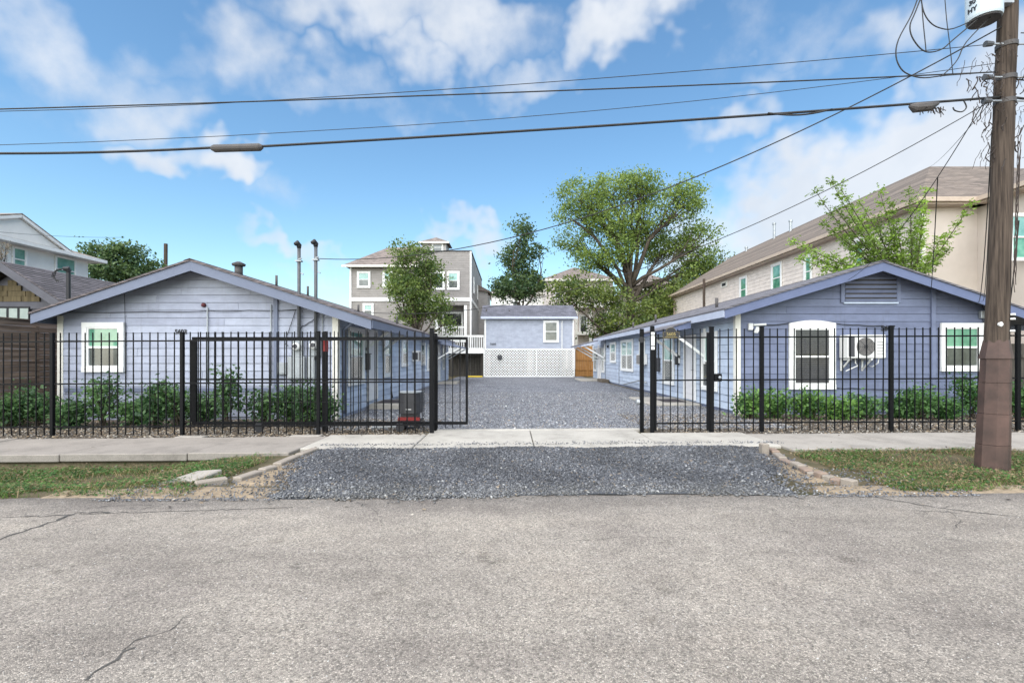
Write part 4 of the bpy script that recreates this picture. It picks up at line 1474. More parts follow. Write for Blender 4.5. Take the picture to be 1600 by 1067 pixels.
# plaque
sg = thing('number_plaque', 'black arched plaque with gold 5605 on the walk gate', 'sign', (PX(1049, 9.38), 9.38, 1.8))
cx_, Ys = PX(1048.5, 9.38), 9.38
w_, z0, z1 = .155, PZ(528, 9.38), PZ(518.5, 9.38)
poly = [(cx_ - w_, Ys, z0), (cx_ + w_, Ys, z0), (cx_ + w_, Ys, z1), (cx_ + .105, Ys, z1)] + [(cx_ + .1 * math.cos(math.pi * k / 8), Ys, z1 + .085 * math.sin(math.pi * k / 8)) for k in range(1, 8)] + [(cx_ - .105, Ys, z1), (cx_ - w_, Ys, z1)]
MB().prism(poly, (0, .015, 0)).build('plate', M['black'], sg)
ring = poly + [poly[0]]
MB().tube([(a, Ys - .002, c) for a, b, c in ring], .002, 5).build('gold_border', M['gold'], sg)
text_mesh('number', '5605', .092, M['gold'], sg, (cx_, Ys - .004, PZ(524.5, 9.38)), (1, 0, 0), (0, 0, 1), (0, -1, 0), bold=.001)
MB().box(cx_ - .12, cx_ + .12, Ys - .006, Ys - .0005, z0 + .012, z0 + .02).build('gold_line', M['gold'], sg)

# sliding gate, rolled open behind the fence
YG = 9.72
sgx0, sgx1 = PX(301, YG), PX(731, YG)
gt = thing('sliding_gate', 'long black iron sliding gate rolled open behind the fence', 'gate', ((sgx0 + sgx1) / 2, YG, 0))
zb_, zt_ = .19, 1.89
MB().box(sgx0, sgx1, YG - .025, YG + .025, zt_ - .028, zt_ + .028).build('top_rail', M['iron'], gt)
MB().box(sgx0, sgx1, YG - .025, YG + .025, zb_ - .028, zb_ + .028).build('bottom_rail', M['iron'], gt)
MB().box(sgx0 + .05, PX(675, YG), YG - .015, YG + .015, 1.05, 1.08).build('middle_rail', M['iron'], gt)
for x, w in ((sgx0 + .03, .1), (sgx1 - .02, .045)):
    MB().box(x - w / 2, x + w / 2, YG - .024, YG + .024, zb_ + .029, zt_ - .029).build('stile', M['iron'], gt)
rgx = random.Random(8)
n = int((sgx1 - sgx0) / .152)
for i in range(1, n):
    o = bpy.data.objects.new('picket', PICKG if i < n * .86 else bpy.data.meshes.get('picket_short') or None)
    if o.type == 'EMPTY' or o.data is None:
        bpy.data.objects.remove(o)
        ms = picket_mesh(1.80)
        ms.name = 'picket_short'
        o = bpy.data.objects.new('picket', ms)
    o.location = Vector((sgx0 + (sgx1 - sgx0) * i / n + rgx.uniform(-.006, .006), YG + .012, .09)) - WL[gt.name]
    link(o, gt)
MB().tube([(sgx0 + .05, YG, .62), (sgx1, YG, .60)], .004, 4).build('chain', M['cable'], gt)
for px in (405, 625):
    x = PX(px, YG)
    wg = MB().tube([(x, YG - .025, .09), (x, YG + .025, .09)], .085, 14).build('wheel', M['black'], gt)
    MB().box(x - .06, x + .06, YG - .03, YG + .03, .12, .19).build('wheel_bracket', M['black'], wg)
x = PX(508, 9.9)
gp2 = thing('guide_post', 'black gate guide post with a red painted top', 'post', (x, 9.9, 0))
MB().box(x - .045, x + .045, 9.86, 9.95, -.1, 1.86).build('post', M['iron'], gp2, bevel=.006)
MB().box(x - .048, x + .048, 9.857, 9.953, 1.63, 1.9).build('painted_band', M['red'], gp2)
MB().box(x - .04, x + .04, 9.865, 9.945, 1.9, 2.04).build('post_top', M['iron'], gp2)
x = PX(689, 9.8)
single(MB().box(PX(677.5, 9.85), PX(683, 9.85), 9.83, 9.91, -.08, 2.0).build('roller_post', M['iron'], bevel=.006), 'second black post right behind the last fence post at the drive', 'post')
# gate operator
cxo, Yo = PX(641, 10.15), 10.15
go = thing('gate_operator', 'charcoal sliding gate motor box with red band on a stand', 'gate motor', (cxo, Yo, 0))
hw = .225
MB().prism([(cxo - hw, Yo - .06, .34), (cxo - .08, Yo - .2, .34), (cxo + .16, Yo - .2, .34), (cxo + hw, Yo - .06, .34), (cxo + hw, Yo + .25, .34), (cxo - hw, Yo + .25, .34)], (0, 0, .43)).build('housing', M['boxgrey'], go, bevel=.012)
MB().prism([(cxo - hw - .005, Yo - .065, .772), (cxo - .08, Yo - .208, .772), (cxo + .16, Yo - .208, .772), (cxo + hw + .005, Yo - .065, .772), (cxo + hw + .005, Yo + .255, .772), (cxo - hw - .005, Yo + .255, .772)], (0, 0, .022)).build('lid', M['meter'], go)
MB().box(cxo - .05, cxo + .06, Yo - .207, Yo - .201, .43, .445).build('badge', M['ac'], go)
MB().box(cxo - .17, cxo + .17, Yo - .16, Yo + .22, .24, .338).build('base', M['black'], go)
MB().box(cxo - .21, cxo + .24, Yo - .215, Yo - .165, .21, .275).build('red_band', M['red'], go)
MB().box(cxo - .22, cxo + .22, Yo - .2, Yo + .25, .16, .208).build('stand_plate', M['black'], go)
MB().box(cxo - .24, cxo - .09, Yo - .18, Yo + .1, -.05, .158).build('stand_leg', M['black'], go)
MB().box(cxo + .12, cxo + .19, Yo - .1, Yo + .1, -.05, .158).build('stand_leg', M['black'], go)
single(MB().tube([(PX(580, 10.0), 9.98, .06), (PX(622, 10.0), 9.98, .08)], .018, 6).build('steel_rod', M['galv']), 'pale metal rod lying by the gate motor', 'rod')

# ------------------------------------------------------------------ plank fence beside the pale bungalow
wf = thing('plank_fence', 'dark weathered fence of horizontal planks beside the pale bungalow', 'fence', (-11.85, 12, 0))
rgp = random.Random(6)
for s in range(3):
    y0, y1 = 9.75 + s * 2.4, 9.75 + (s + 1) * 2.4
    MB().box(-11.98, -11.88, y0 - .05, y0 + .05, -.1, 2.42).build('fence_post', M['plank'], wf)
    z = .04
    while z < 2.36:
        d = rgp.uniform(-.006, .006)
        e = rgp.uniform(-.008, .008)
        MB().hexa([(-11.88 + d, y0 + .004, z), (-11.855 + d, y0 + .004, z), (-11.855 + d, y1 - .004, z + e), (-11.88 + d, y1 - .004, z + e),
                   (-11.88 + d, y0 + .004, z + .132), (-11.855 + d, y0 + .004, z + .132), (-11.855 + d, y1 - .004, z + .132 + e), (-11.88 + d, y1 - .004, z + .132 + e)]).build('plank', M['plank'], wf)
        z += .140
    MB().box(-11.93, -11.82, y0 + .003, y1 - .003, 2.42, 2.45).build('cap_board', M['plank'], wf)

# ------------------------------------------------------------------ charcoal-roofed neighbour
nb = thing('gabled_house', 'dark grey house with charcoal shingle roof and cedar shake gable', 'house', (-16, 15, 0))
xa, za, sl = -15.8, 4.5, .66
wgt = MB().prism([(-19, 15.35, 0), (-13.6, 15.35, 0), (-13.6, 15.35, 2.75), (xa, 15.35, 4.2), (-19, 15.35, 2.1)], (0, 14, 0)).build('wall', M['ngrey'], nb)
z0 = 3.28
for r in range(6):
    for k in range(14):
        zz = z0 + r * .17
        hw = (4.16 - zz - .17) / sl
        x = xa - 2.0 + k * .29 + (.14 if r % 2 else 0)
        if abs(x + .14 - xa) < hw - .12:
            MB().box(x, x + .28, 15.31 - .012 * (k % 2), 15.347, zz, zz + .165).build('shake', M['shake'], wgt)
MB().box(-18.9, -13.6, 15.30, 15.347, 3.05, 3.27).build('band_board', M['ngrey'], nb)
th = .05
k = 0
for side_, xe in ((1, -13.1), (-1, -18.6)):
    n_ = 24
    for i in range(n_):
        x1 = xa + (xe - xa) * i / n_
        x2 = xa + (xe - xa) * (i + 1.06) / n_
        zt1 = za - sl * abs(x1 - xa)
        zt2 = za - sl * abs(x2 - xa)
        MB().hexa([(min(x1, x2), 15.0, (zt1 if x1 < x2 else zt2) - .05), (max(x1, x2), 15.0, (zt2 if x1 < x2 else zt1) - .05), (max(x1, x2), 29, (zt2 if x1 < x2 else zt1) - .05), (min(x1, x2), 29, (zt1 if x1 < x2 else zt2) - .05),
                   (min(x1, x2), 15.0, (zt1 if x1 < x2 else zt2 + .018)), (max(x1, x2), 15.0, (zt2 + .018 if x1 < x2 else zt1)), (max(x1, x2), 29, (zt2 + .018 if x1 < x2 else zt1)), (min(x1, x2), 29, (zt1 if x1 < x2 else zt2 + .018))]).build('shingle_course', M['shN'], nb)
for x0, x1 in ((xa, -13.1), (-18.6, xa)):
    q = lambda x: za - sl * abs(x - xa) - .055
    MB().prism([(x0, 14.97, q(x0)), (x1, 14.97, q(x1)), (x1, 14.97, q(x1) - .26), (x0, 14.97, q(x0) - .26)], (0, .05, 0)).build('barge_board', M['ngrey'], nb)
w_ = MB().box(PX(-22, 15.3), PX(47, 15.3), 15.27, 15.34, PZ(503, 15.3), PZ(479, 15.3)).build('window', M['black'], nb)
for k in range(4):
    a = PX(-20 + k * 17, 15.3)
    MB().box(a + .04, a + .30, 15.258, 15.269, PZ(500, 15.3), PZ(482, 15.3)).build('pane', M['gPale'], w_)
mst = thing('roof_mast', 'short black service mast with curled wires above the charcoal roof', 'mast', P(107, 470, 14.6))
b = P(107, 472, 14.6)
t_ = P(107, 424, 14.6)
MB().tube([b, t_], .055, 8).build('mast_pipe', M['black'], mst)
MB().tube([t_, t_ + Vector((0, -.03, .08)), t_ + Vector((-.08, -.1, .06))], [.08, .085, .05], 8).build('weatherhead', M['black'], mst)
for k in range(3):
    MB().tube([t_ + Vector((-.06, -.1, .06)), t_ + Vector((-.22 - .06 * k, -.14, .04 - .05 * k)), t_ + Vector((-.33 - .04 * k, -.1, -.18)), t_ + Vector((-.26 + .06 * k, -.1, -.34))], .012, 5).build('wire_loop', M['cable'], mst)

# ------------------------------------------------------------------ white two-storey house
wh = thing('white_house', 'white stucco two-storey house with tan roof behind the charcoal roof', 'house', (-25, 16, 0))
XW, YB = -20.0, 22.9
MB().box(-32, XW, 8, YB, 0, 6.15).build('wall', M['stuccoW'], wh)
rf = MB().add([(-32.5, 7.5, 6.2), (XW + .45, 7.5, 6.2), (XW + .45, YB + .45, 6.2), (-32.5, YB + .45, 6.2), (-26, 13, 8.4), (-26, 18, 8.4)],
              [(0, 1, 4), (1, 2, 5, 4), (2, 3, 5), (3, 0, 4, 5), (0, 3, 2, 1)]).build('roof', M['shW'], wh)
MB().box(-32.6, XW + .5, 7.4, YB + .5, 6.05, 6.195).build('eave_board', M['white'], wh)
gb = MB().prism([(XW + .3, 16.6, 6.2), (XW + .3, 21.3, 6.2), (XW + .3, 19.4, 7.1)], (-5, 0, 0)).build('gable', M['stuccoW'], wh)
for a, b in (((16.3, 6.1), (19.4, 7.18)), ((19.4, 7.18), (21.7, 6.1))):
    MB().bar((XW + .36, a[0], a[1]), (XW + .36, b[0], b[1]), .12, .12).build('barge_board', M['white'], gb)
    MB().prism([(XW + .42, a[0], a[1] + .06), (XW + .42, b[0], b[1] + .06), (XW + .42, b[0], b[1] + .12), (XW + .42, a[0], a[1] + .12)], (-5.5, 0, 0)).build('gable_roof', M['shW'], gb)
for p0, p1, t_, b_ in ((18, 41, 386, 419), (85, 118, 401, 437)):
    ya, yb_ = 20 * F / (CX - p0), 20 * F / (CX - p1)
    window(wh, (XW, (ya + yb_) / 2, PZ(b_ + 6, (ya + yb_) / 2)), (0, 1, 0), (1, 0, 0), yb_ - ya, (b_ - t_ + 6) * ya / F, .05, M['gTeal'], M['gTeal'])
MB().tube([(-22.5, 20, 6.8), (-22.5, 20, 8.2)], .06, 8).build('vent_pipe', M['galv'], wh)
MB().tube([(XW - 3.9, 17.8, 7.3), (XW - 3.9, 17.8, 8.6)], .07, 8).build('vent_pipe', M['galv'], wh)

# ------------------------------------------------------------------ cottage at the end of the court
YC = 38.0
cxa, cxb = PX(757, YC), PX(897, YC)
ct = thing('cottage', 'small pale blue raised cottage with white lattice skirt at the court end', 'house', ((cxa + cxb) / 2, YC, 0))
zf, ze = PZ(545, YC), PZ(497, YC) + .02
mb = MB().box(cxa, cxb, YC + .02, YC + 5.2, zf, ze + .1)
body = mb.build('wall', M['sidC'], ct)
lap_wall(MB(), (cxa, YC + .02, 0), (1, 0, 0), (0, -1, 0), cxb - cxa, zf, ze, .19).build('front_siding', M['sidC'], body)
for x in (cxa, cxb - .12):
    MB().box(x, x + .12, YC - .03, YC + .06, zf, ze).build('corner_board', M['white'], ct)
yrg, zrg = YC + 2.6, PZ(477, YC + 2.6)
ea, eb = cxa - .28, cxb + .25
MB().hexa([(ea, YC - .35, ze), (eb, YC - .35, ze), (eb, yrg, zrg - .06), (ea, yrg, zrg - .06), (ea, YC - .35, ze + .07), (eb, YC - .35, ze + .07), (eb, yrg, zrg), (ea, yrg, zrg)]).build('roof_slope', M['shC'], ct)
MB().hexa([(ea, yrg, zrg - .06), (eb, yrg, zrg - .06), (eb, YC + 5.5, ze), (ea, YC + 5.5, ze), (ea, yrg, zrg), (eb, yrg, zrg), (eb, YC + 5.5, ze + .07), (ea, YC + 5.5, ze + .07)]).build('roof_slope', M['shC'], ct)
MB().prism([(cxa, YC + .05, ze + .1), (cxa, YC + 5.2, ze + .1), (cxa, yrg, zrg - .1)], (cxb - cxa, 0, 0)).build('gable', M['sidC'], ct)
MB().box(ea, eb, YC - .37, YC - .352, ze - .1, ze + .075).build('eave_board', M['eaveR'], ct)
window(ct, (PX(861, YC), YC, PZ(535, YC)), *fr, 24 * YC / F, 34 * YC / F, .13, M['gDark'], M['gDark'])
for px, h in ((760, .22), (796, .12)):
    x = PX(px, YC + 1)
    MB().tube([(x, YC + 1, ze + .3), (x, YC + 1, ze + .55 + h)], .06, 8).build('vent_pipe', M['tankdark'], ct)
x = PX(878, YC)
MB().tube([(x, YC - .05, zf), (x, YC - .05, PZ(504, YC)), (x + .02, YC - .12, PZ(502, YC))], .035, 8).build('vent_pipe', M['white'], ct)
text_mesh('house_number', '5605', .24, M['text'], ct, (PX(770.5, YC), YC - .04, PZ(539, YC)), (1, 0, 0), (0, 0, 1), (0, -1, 0))
# lattice
lx0, lx1, lz0, lz1 = cxa - .05, cxb + .02, .02, zf - .03
mb = MB()
for sgn, yy in ((1, YC - .02), (-1, YC - .035)):
    s = lx0 - (lz1 - lz0)
    while s < lx1 + (lz1 - lz0):
        pts = []
        for (zz) in (lz0, lz1):
            pts.append([s + sgn * (zz - lz0) if sgn > 0 else s + (lz1 - zz), zz])
        (xa_, za_), (xb_, zb2) = pts
        # clip to the panel
        def clip(x, z, x2, z2):
            if x < lx0:
                t = (lx0 - x) / (x2 - x)
                x, z = lx0, z + (z2 - z) * t
            if x > lx1:
                t = (lx1 - x) / (x2 - x)
                x, z = lx1, z + (z2 - z) * t
            return x, z
        if not ((xa_ < lx0 and xb_ < lx0) or (xa_ > lx1 and xb_ > lx1)):
            p_, q_ = clip(xa_, za_, xb_, zb2), clip(xb_, zb2, xa_, za_)
            if abs(p_[1] - q_[1]) > .03:
                mb.bar((p_[0], yy, p_[1]), (q_[0], yy, q_[1]), .052, .012, (0, 1, 0))
        s += .21
lat = tag(mb.build('lattice', M['white'], ct), kind='stuff')
for a, b, c_, d_ in ((lx0, lx1, lz1 - .04, lz1 + .03), (lx0, lx1, lz0 - .04, lz0 + .05), (lx0 - .02, lx0 + .06, lz0, lz1), (lx1 - .06, lx1 + .02, lz0, lz1), (PX(838, YC) - .03, PX(838, YC) + .03, lz0, lz1)):
    MB().box(a, b, YC - .052, YC - .042, c_, d_).build('lattice_frame', M['white'], ct)
for x in (cxa + .1, (cxa + cxb) / 2, cxb - .4):
    for y in (YC + .6, YC + 4.6):
        MB().box(x, x + .3, y, y + .3, 0, zf).build('pier', M['slab_grey'], ct)
MB().box(cxa + .05, cxb - .05, YC + 5.0, YC + 5.1, 0, zf).build('dark_backing', M['fencegrey'], ct)  # added dark sheet, blocks light from behind so the lattice holes stay dark
x, z = PX(781, YC), PZ(558, YC)
MB().tube([(x, YC - .05, z), (x, YC - .2, z), (x + .02, YC - .26, z)], [.16, .2, .12], 12).build('wall_lamp', M['boxgrey'], ct)
# deck with white rail beside the cottage
dk = thing('raised_deck', 'white railed deck beside the raised cottage', 'deck', (PX(718, YC), YC, 0))
da, db = PX(676, YC), cxa - .07
MB().box(da, db, YC + .1, YC + 2.2, PZ(552, YC), PZ(546, YC)).build('deck_floor', M['white'], dk)
MB().box(da, db, YC + .1, YC + .18, PZ(526.5, YC), PZ(523.5, YC)).build('top_rail', M['white'], dk)
MB().box(da, db, YC + .1, YC + .18, PZ(545.9, YC), PZ(543.5, YC)).build('bottom_rail', M['white'], dk)
k = int((db - da) / .17)
for i in range(k + 1):
    x = da + (db - da) * i / k
    MB().box(x - .03, x + .03, YC + .11, YC + .17, PZ(543.4, YC), PZ(526.6, YC)).build('baluster', M['white'], dk)
for i in range(4):
    x = da + .1 + i * (db - da - .3) / 3
    MB().box(x, x + .15, YC + .4, YC + .55, 0, PZ(552.1, YC)).build('deck_post', M['fencegrey'], dk)
gf = thing('board_fence', 'dark grey board fence under the white deck', 'fence', (PX(730, 40), 40, 0))
for i in range(30):
    x = PX(690, 40) + i * .14
    MB().box(x, x + .132, 40.0, 40.02, 0.02, 1.9 + .02 * math.sin(i * 2.3)).build('fence_board', M['fencegrey'], gf)
for z in (.4, 1.5):
    MB().box(PX(690, 40), PX(690, 40) + 4.2, 40.025, 40.07, z, z + .09).build('fence_rail', M['fencegrey'], gf)
bfn = thing('board_fence', 'orange-brown board fence between cottage and periwinkle bungalow', 'fence', (PX(912, 39), 39, 0))
for i in range(16):
    x = PX(899, 39) + i * .145
    MB().box(x, x + .138, 39.0, 39.02, .02, 2.42).build('fence_board', M['fencebrown'], bfn)
for z in (.5, 1.3, 2.1):
    MB().box(PX(899, 39), PX(899, 39) + 2.3, 38.95, 38.995, z, z + .09).build('fence_rail', M['fencebrown'], bfn)
MB().box(PX(918, 39) - .05, PX(918, 39) + .05, 38.9, 38.945, 0, 2.4).build('fence_post', M['fencebrown'], bfn)
single(MB().box(PX(729, 37), PX(754, 37), 36.9, 37.1, 0, .12).build('wheel_stop', M['yellow'], bevel=.03), 'yellow wheel stop on gravel below the white deck', 'wheel stop')

# ------------------------------------------------------------------ taupe townhouse
YT = 42.0
tw = thing('townhouse', 'taupe three-storey townhouse with white trim and small roof tower', 'house', (PX(640, YT), YT, 0))
x0, xm, x1 = PX(547, YT), PX(655, YT), PX(736, YT)
ze_, zp = PZ(416, YT), PZ(393, YT)
zb1 = PZ(470, YT)
MB().box(x0, xm, YT + .03, YT + 16, 0, ze_).build('wall', M['sidT'], tw)
bl0, bl1 = PX(680, YT), PX(724, YT)
zb0, zbt = PZ(530, YT), PZ(477, YT)
mb = MB().box(xm, x1, YT + .03, YT + 16, zbt + .02, zp - .02)
mb.box(xm, bl0, YT + .03, YT + 16, 0, zbt)
mb.box(bl1 + .3, x1, YT + .03, YT + 16, 0, zbt)
mb.box(bl0, bl1 + .3, YT + 1.6, YT + 16, 0, zbt)
wt = mb.build('wall', M['sidT'], tw)
lap_wall(MB(), (x0, YT + .03, 0), (1, 0, 0), (0, -1, 0), xm - x0, 0.1, ze_, .2).build('front_siding', M['sidT'], wt)
lap_wall(MB(), (xm, YT + .03, 0), (1, 0, 0), (0, -1, 0), x1 - xm, zbt + .1, zp, .2).build('front_siding', M['sidT'], wt)
lap_wall(MB(), (x1, YT + .03, 0), (0, 1, 0), (1, 0, 0), 16, 0.1, zp - .3, .2).build('side_siding', M['sidT2'], wt)
MB().box(x0 - .05, x1 + .04, YT - .05, YT, PZ(470.5, YT), PZ(465, YT)).build('band_board', M['white'], tw)
for x in (x0 - .02, x1 - .1):
    MB().box(x, x + .14, YT - .06, YT + .06, 0, ze_ if x < xm else zp).build('corner_board', M['white'], tw)
for p0, p1, t_, b_ in ((558, 579, 424, 450), (598, 613, 424, 450), (676, 695, 424, 453), (698.5, 718, 424, 453), (567, 584, 474, 496)):
    window(tw, (PX((p0 + p1) / 2, YT), YT, PZ(b_, YT)), *fr, (p1 - p0) * YT / F, (b_ - t_) * YT / F, .15, M['gTeal'], M['gDark'])
MB().add([(x0 - .5, YT - .5, ze_), (xm + .2, YT - .5, ze_), (xm + .2, YT + 10, ze_), (x0 - .5, YT + 10, ze_), (PX(604, YT + 4), YT + 4.5, PZ(387, YT + 4.5)), (xm + .2, YT + 4.5, PZ(385, YT + 4.5))],
         [(0, 1, 5, 4), (1, 2, 5), (2, 3, 4, 5), (3, 0, 4), (0, 3, 2, 1)]).build('roof', M['shT'], tw)
MB().box(x0 - .55, xm, YT - .56, YT - .44, ze_ - .16, ze_ + .02).build('gutter', M['cream'], tw)
MB().box(xm - .05, x1 + .06, YT - .05, YT + 16, zp, zp + .09).build('parapet_cap', M['boxgrey'], tw)
tx0, tx1, ty0 = PX(660, YT + 3), PX(697, YT + 3), YT + 3
MB().box(tx0, tx1, ty0, ty0 + 2.2, zp - .5, PZ(380, ty0)).build('tower', M['sidT2'], tw)
zt2 = PZ(379, ty0)
MB().add([(tx0 - .3, ty0 - .3, zt2), (tx1 + .3, ty0 - .3, zt2), (tx1 + .3, ty0 + 2.5, zt2), (tx0 - .3, ty0 + 2.5, zt2), ((tx0 + tx1) / 2, ty0 + 1.1, zt2 + .75)], [(0, 1, 4), (1, 2, 4), (2, 3, 4), (3, 0, 4), (0, 3, 2, 1)]).build('tower_roof', M['shT'], tw)
MB().box(tx0 - .32, tx1 + .32, ty0 - .34, ty0 - .302, zt2 - .14, zt2 + .02).build('tower_eave', M['cream'], tw)
window(tw, ((tx0 + tx1) / 2 + .3, ty0, PZ(394, ty0)), *fr, 1.1, .85, .12, M['gDark'], M['gDark'])
# balcony
bc = MB().box(bl0 - .1, bl1 + .35, YT - .05, YT + 1.55, zb0 - .25, zb0).build('balcony_floor', M['white'], tw)
window(tw, (PX(704, YT), YT + 1.57, zb0 + .02), *fr, 1.9, 2.5, .13, M['gBlack'], M['gBlack'])
for x in (bl0, bl1 + .06):
    MB().box(x, x + .24, YT, YT + .24, zb0, zbt).build('balcony_post', M['white'], tw)
MB().box(bl0 + .24, bl1 + .06, YT + .06, YT + .14, zb0 + 1.0, zb0 + 1.1).build('balcony_rail', M['white'], bc)
MB().box(bl0 + .24, bl1 + .06, YT + .06, YT + .14, zb0 + .08, zb0 + .16).build('balcony_rail', M['white'], bc)
for i in range(14):
    x = bl0 + .3 + i * (bl1 - bl0 - .3) / 14
    MB().box(x, x + .05, YT + .07, YT + .13, zb0 + .161, zb0 + .999).build('baluster', M['white'], bc)
for yk in (3.0, 8.0, 12.5):
    window(tw, (x1 + .0, YT + yk, PZ(452, YT)), (0, 1, 0), (1, 0, 0), 1.1, 1.5, .13, M['gTeal'], M['gDark'])
MB().box(x1 + .02, x1 + .06, YT + .2, YT + 16, PZ(470.5, YT), PZ(465, YT)).build('band_board', M['white'], tw)
for yk, dz in ((9.5, .9), (13.5, .4)):
    MB().box(x1 + .02, x1 + 1.0, YT + yk, YT + yk + 2.6, 0.1, zp - 1.2 - dz).build('side_bay', M['sidT2'], tw)
    MB().hexa([(x1, YT + yk - .2, zp - 1.2 - dz), (x1 + 1.3, YT + yk - .2, zp - 1.4 - dz), (x1 + 1.3, YT + yk + 2.8, zp - 1.4 - dz), (x1, YT + yk + 2.8, zp - 1.2 - dz),
               (x1, YT + yk - .2, zp - .6 - dz), (x1 + 1.3, YT + yk - .2, zp - 1.3 - dz), (x1 + 1.3, YT + yk + 2.8, zp - 1.3 - dz), (x1, YT + yk + 2.8, zp - .6 - dz)]).build('bay_roof', M['shT'], tw)


# ------------------------------------------------------------------ cream townhouses behind the trees
def hip_house(label, px0, px1, Y, pye, pyp, depth, mat, roofm, wins):
    x0, x1 = PX(px0, Y), PX(px1, Y)
    ze, zp = PZ(pye, Y), PZ(pyp, Y + depth * .3)
    h = thing('hip_house', label, 'house', ((x0 + x1) / 2, Y, 0))
    MB().box(x0, x1, Y, Y + depth, 0, ze).build('wall', mat, h)
    xm, o = (x0 + x1) / 2, .5
    rx = max(.2, (x1 - x0) / 2 - depth * .45)
    MB().add([(x0 - o, Y - o, ze), (x1 + o, Y - o, ze), (x1 + o, Y + depth + o, ze), (x0 - o, Y + depth + o, ze), (xm - rx, Y + depth / 2, zp), (xm + rx, Y + depth / 2, zp)],
             [(0, 1, 5, 4), (1, 2, 5), (2, 3, 4, 5), (3, 0, 4), (0, 3, 2, 1)]).build('roof', roofm, h)
    MB().box(x0 - o - .05, x1 + o + .05, Y - o - .06, Y - o, ze - .25, ze + .03).build('eave_board', M['cream'], h)
    for (a, b, c_, d_) in wins:
        window(h, (PX((a + b) / 2, Y), Y - .01, PZ(d_, Y)), *fr, (b - a) * Y / F, (d_ - c_) * Y / F, .14, M['gDark'], M['gBlack'])
    return h


h1 = hip_house('cream stucco townhouse with pyramid roof between the dark tree and spreading tree', 853, 958, 64, 437, 414, 10, M['sidB'], M['shT'], ((866, 880, 448, 468), (905, 918, 492, 522), (930, 944, 448, 468)))
MB().box(PX(898, 64), PX(952, 64), 62.6, 63.98, PZ(524, 64), PZ(519, 64)).build('balcony_floor', M['cream'], h1)
for px in (899, 921, 948):
    MB().box(PX(px, 62.7), PX(px, 62.7) + .3, 62.7, 63.0, 0, PZ(482, 62.7)).build('balcony_post', M['cream'], h1)
MB().box(PX(896, 64), PX(954, 64), 62.5, 63.98, PZ(482, 64), PZ(474, 64)).build('balcony_roof', M['cream'], h1)
hip_house('tan townhouse with umber hip roof behind the spreading tree', 985, 1075, 66, 452, 424, 11, M['stucco'], M['shT'], ((1000, 1014, 462, 480), (1030, 1046, 462, 480)))
hip_house('pale low house far behind the dark round tree', 768, 850, 70, 458, 440, 10, M['stuccoW'], M['shT'], ((800, 812, 470, 488),))

# ------------------------------------------------------------------ long beige house
bh = thing('beige_house', 'long two-storey beige house with brown hip roof and green windows', 'house', (20, 30, 0))
XB, YB0, YB1, ZE = 15.5, 18.2, 45.5, 7.35
MB().box(XB + .02, 26, YB0, YB1, 0, ZE).build('wall', M['stucco'], bh)
lap_wall(MB(), (XB + .02, YB1, 0), (0, -1, 0), (-1, 0, 0), YB1 - YB0 - .02, 0.1, ZE, .22).build('side_siding', M['sidB'], bh)
MB().box(17.6, 26, 16.4, YB0 - .002, 0, ZE).build('front_bay', M['stucco'], bh)
MB().box(XB - .02, XB + .1, YB0 - .06, YB0 + .06, 0, ZE).build('corner_board', M['cream'], bh)
MB().box(XB - .01, XB + .12, YB1 - .06, YB1 + .06, 0, ZE).build('corner_board', M['cream'], bh)
o = .45
zr = 10.2
ex, ey0, ey1 = XB - o, YB0 - o, YB1 + o
MB().add([(ex, ey0, ZE), (26.5, ey0, ZE), (26.5, ey1, ZE), (ex, ey1, ZE), (19.1, 22.0, zr), (22.6, 22.0, zr), (22.6, 41.5, zr), (19.1, 41.5, zr)],
         [(0, 4, 7, 3), (0, 1, 5, 4), (1, 2, 6, 5), (2, 3, 7, 6), (4, 5, 6, 7), (0, 3, 2, 1)]).build('roof', M['shB'], bh)
MB().add([(17.15, 15.95, ZE), (26.5, 15.95, ZE), (26.5, 20.5, ZE), (17.15, 20.5, ZE), (21.5, 20.3, 9.45), (22.5, 20.3, 9.45)], [(0, 1, 5, 4), (1, 2, 5), (2, 3, 4, 5), (3, 0, 4), (0, 3, 2, 1)]).build('bay_roof', M['shB'], bh)
for a in ((ex - .12, ex, ey0, ey1 + .1, ZE - .13, ZE + .03), (ex - .12, 17.03, ey0 - .12, ey0, ZE - .13, ZE + .03), (17.03, 17.15, 15.95, ey0, ZE - .13, ZE + .03), (17.03, 26.5, 15.83, 15.95, ZE - .13, ZE + .03)):
    MB().box(*a).build('gutter', M['gutter'], bh)
for a in ((ex, XB, ey0, ey1, ZE - .2, ZE - .135), (XB, 17.6, ey0, YB0, ZE - .2, ZE - .135), (17.15, 17.6, 15.95, YB0, ZE - .2, ZE - .135)):
    MB().box(*a).build('soffit', M['gutter'], bh)


def yb_of(px):
    return XB * F / (px - CX)


for p0, p1, t_, b_ in ((1156.5, 1168, 432, 466), (1206, 1222.5, 411, 455), (1257, 1270, 398, 440), (1335, 1352, 372, 415)):
    ya, yb2 = yb_of(p1), yb_of(p0)
    ym = (ya + yb2) / 2
    zt_ = PZ(t_, ym)
    window(bh, (XB, ym, zt_ - 1.75), (0, -1, 0), (-1, 0, 0), yb2 - ya, 1.75, .13, M['gGreen'], M['gGreen'])
ya = yb_of(1132)
wv = MB().box(XB - .05, XB, ya - .5, ya + .5, PZ(449, ya), PZ(440, ya)).build('vent_frame', M['cream'], bh)
MB().box(XB - .06, XB - .051, ya - .3, ya + .3, PZ(447, ya), PZ(442.5, ya)).build('vent_slot', M['black'], wv)
window(bh, (PX(1598, 16.4), 16.39, PZ(408, 16.4)), *fr, 1.0, 74 * 16.4 / F, .08, M['gTeal'], M['gGreen'])
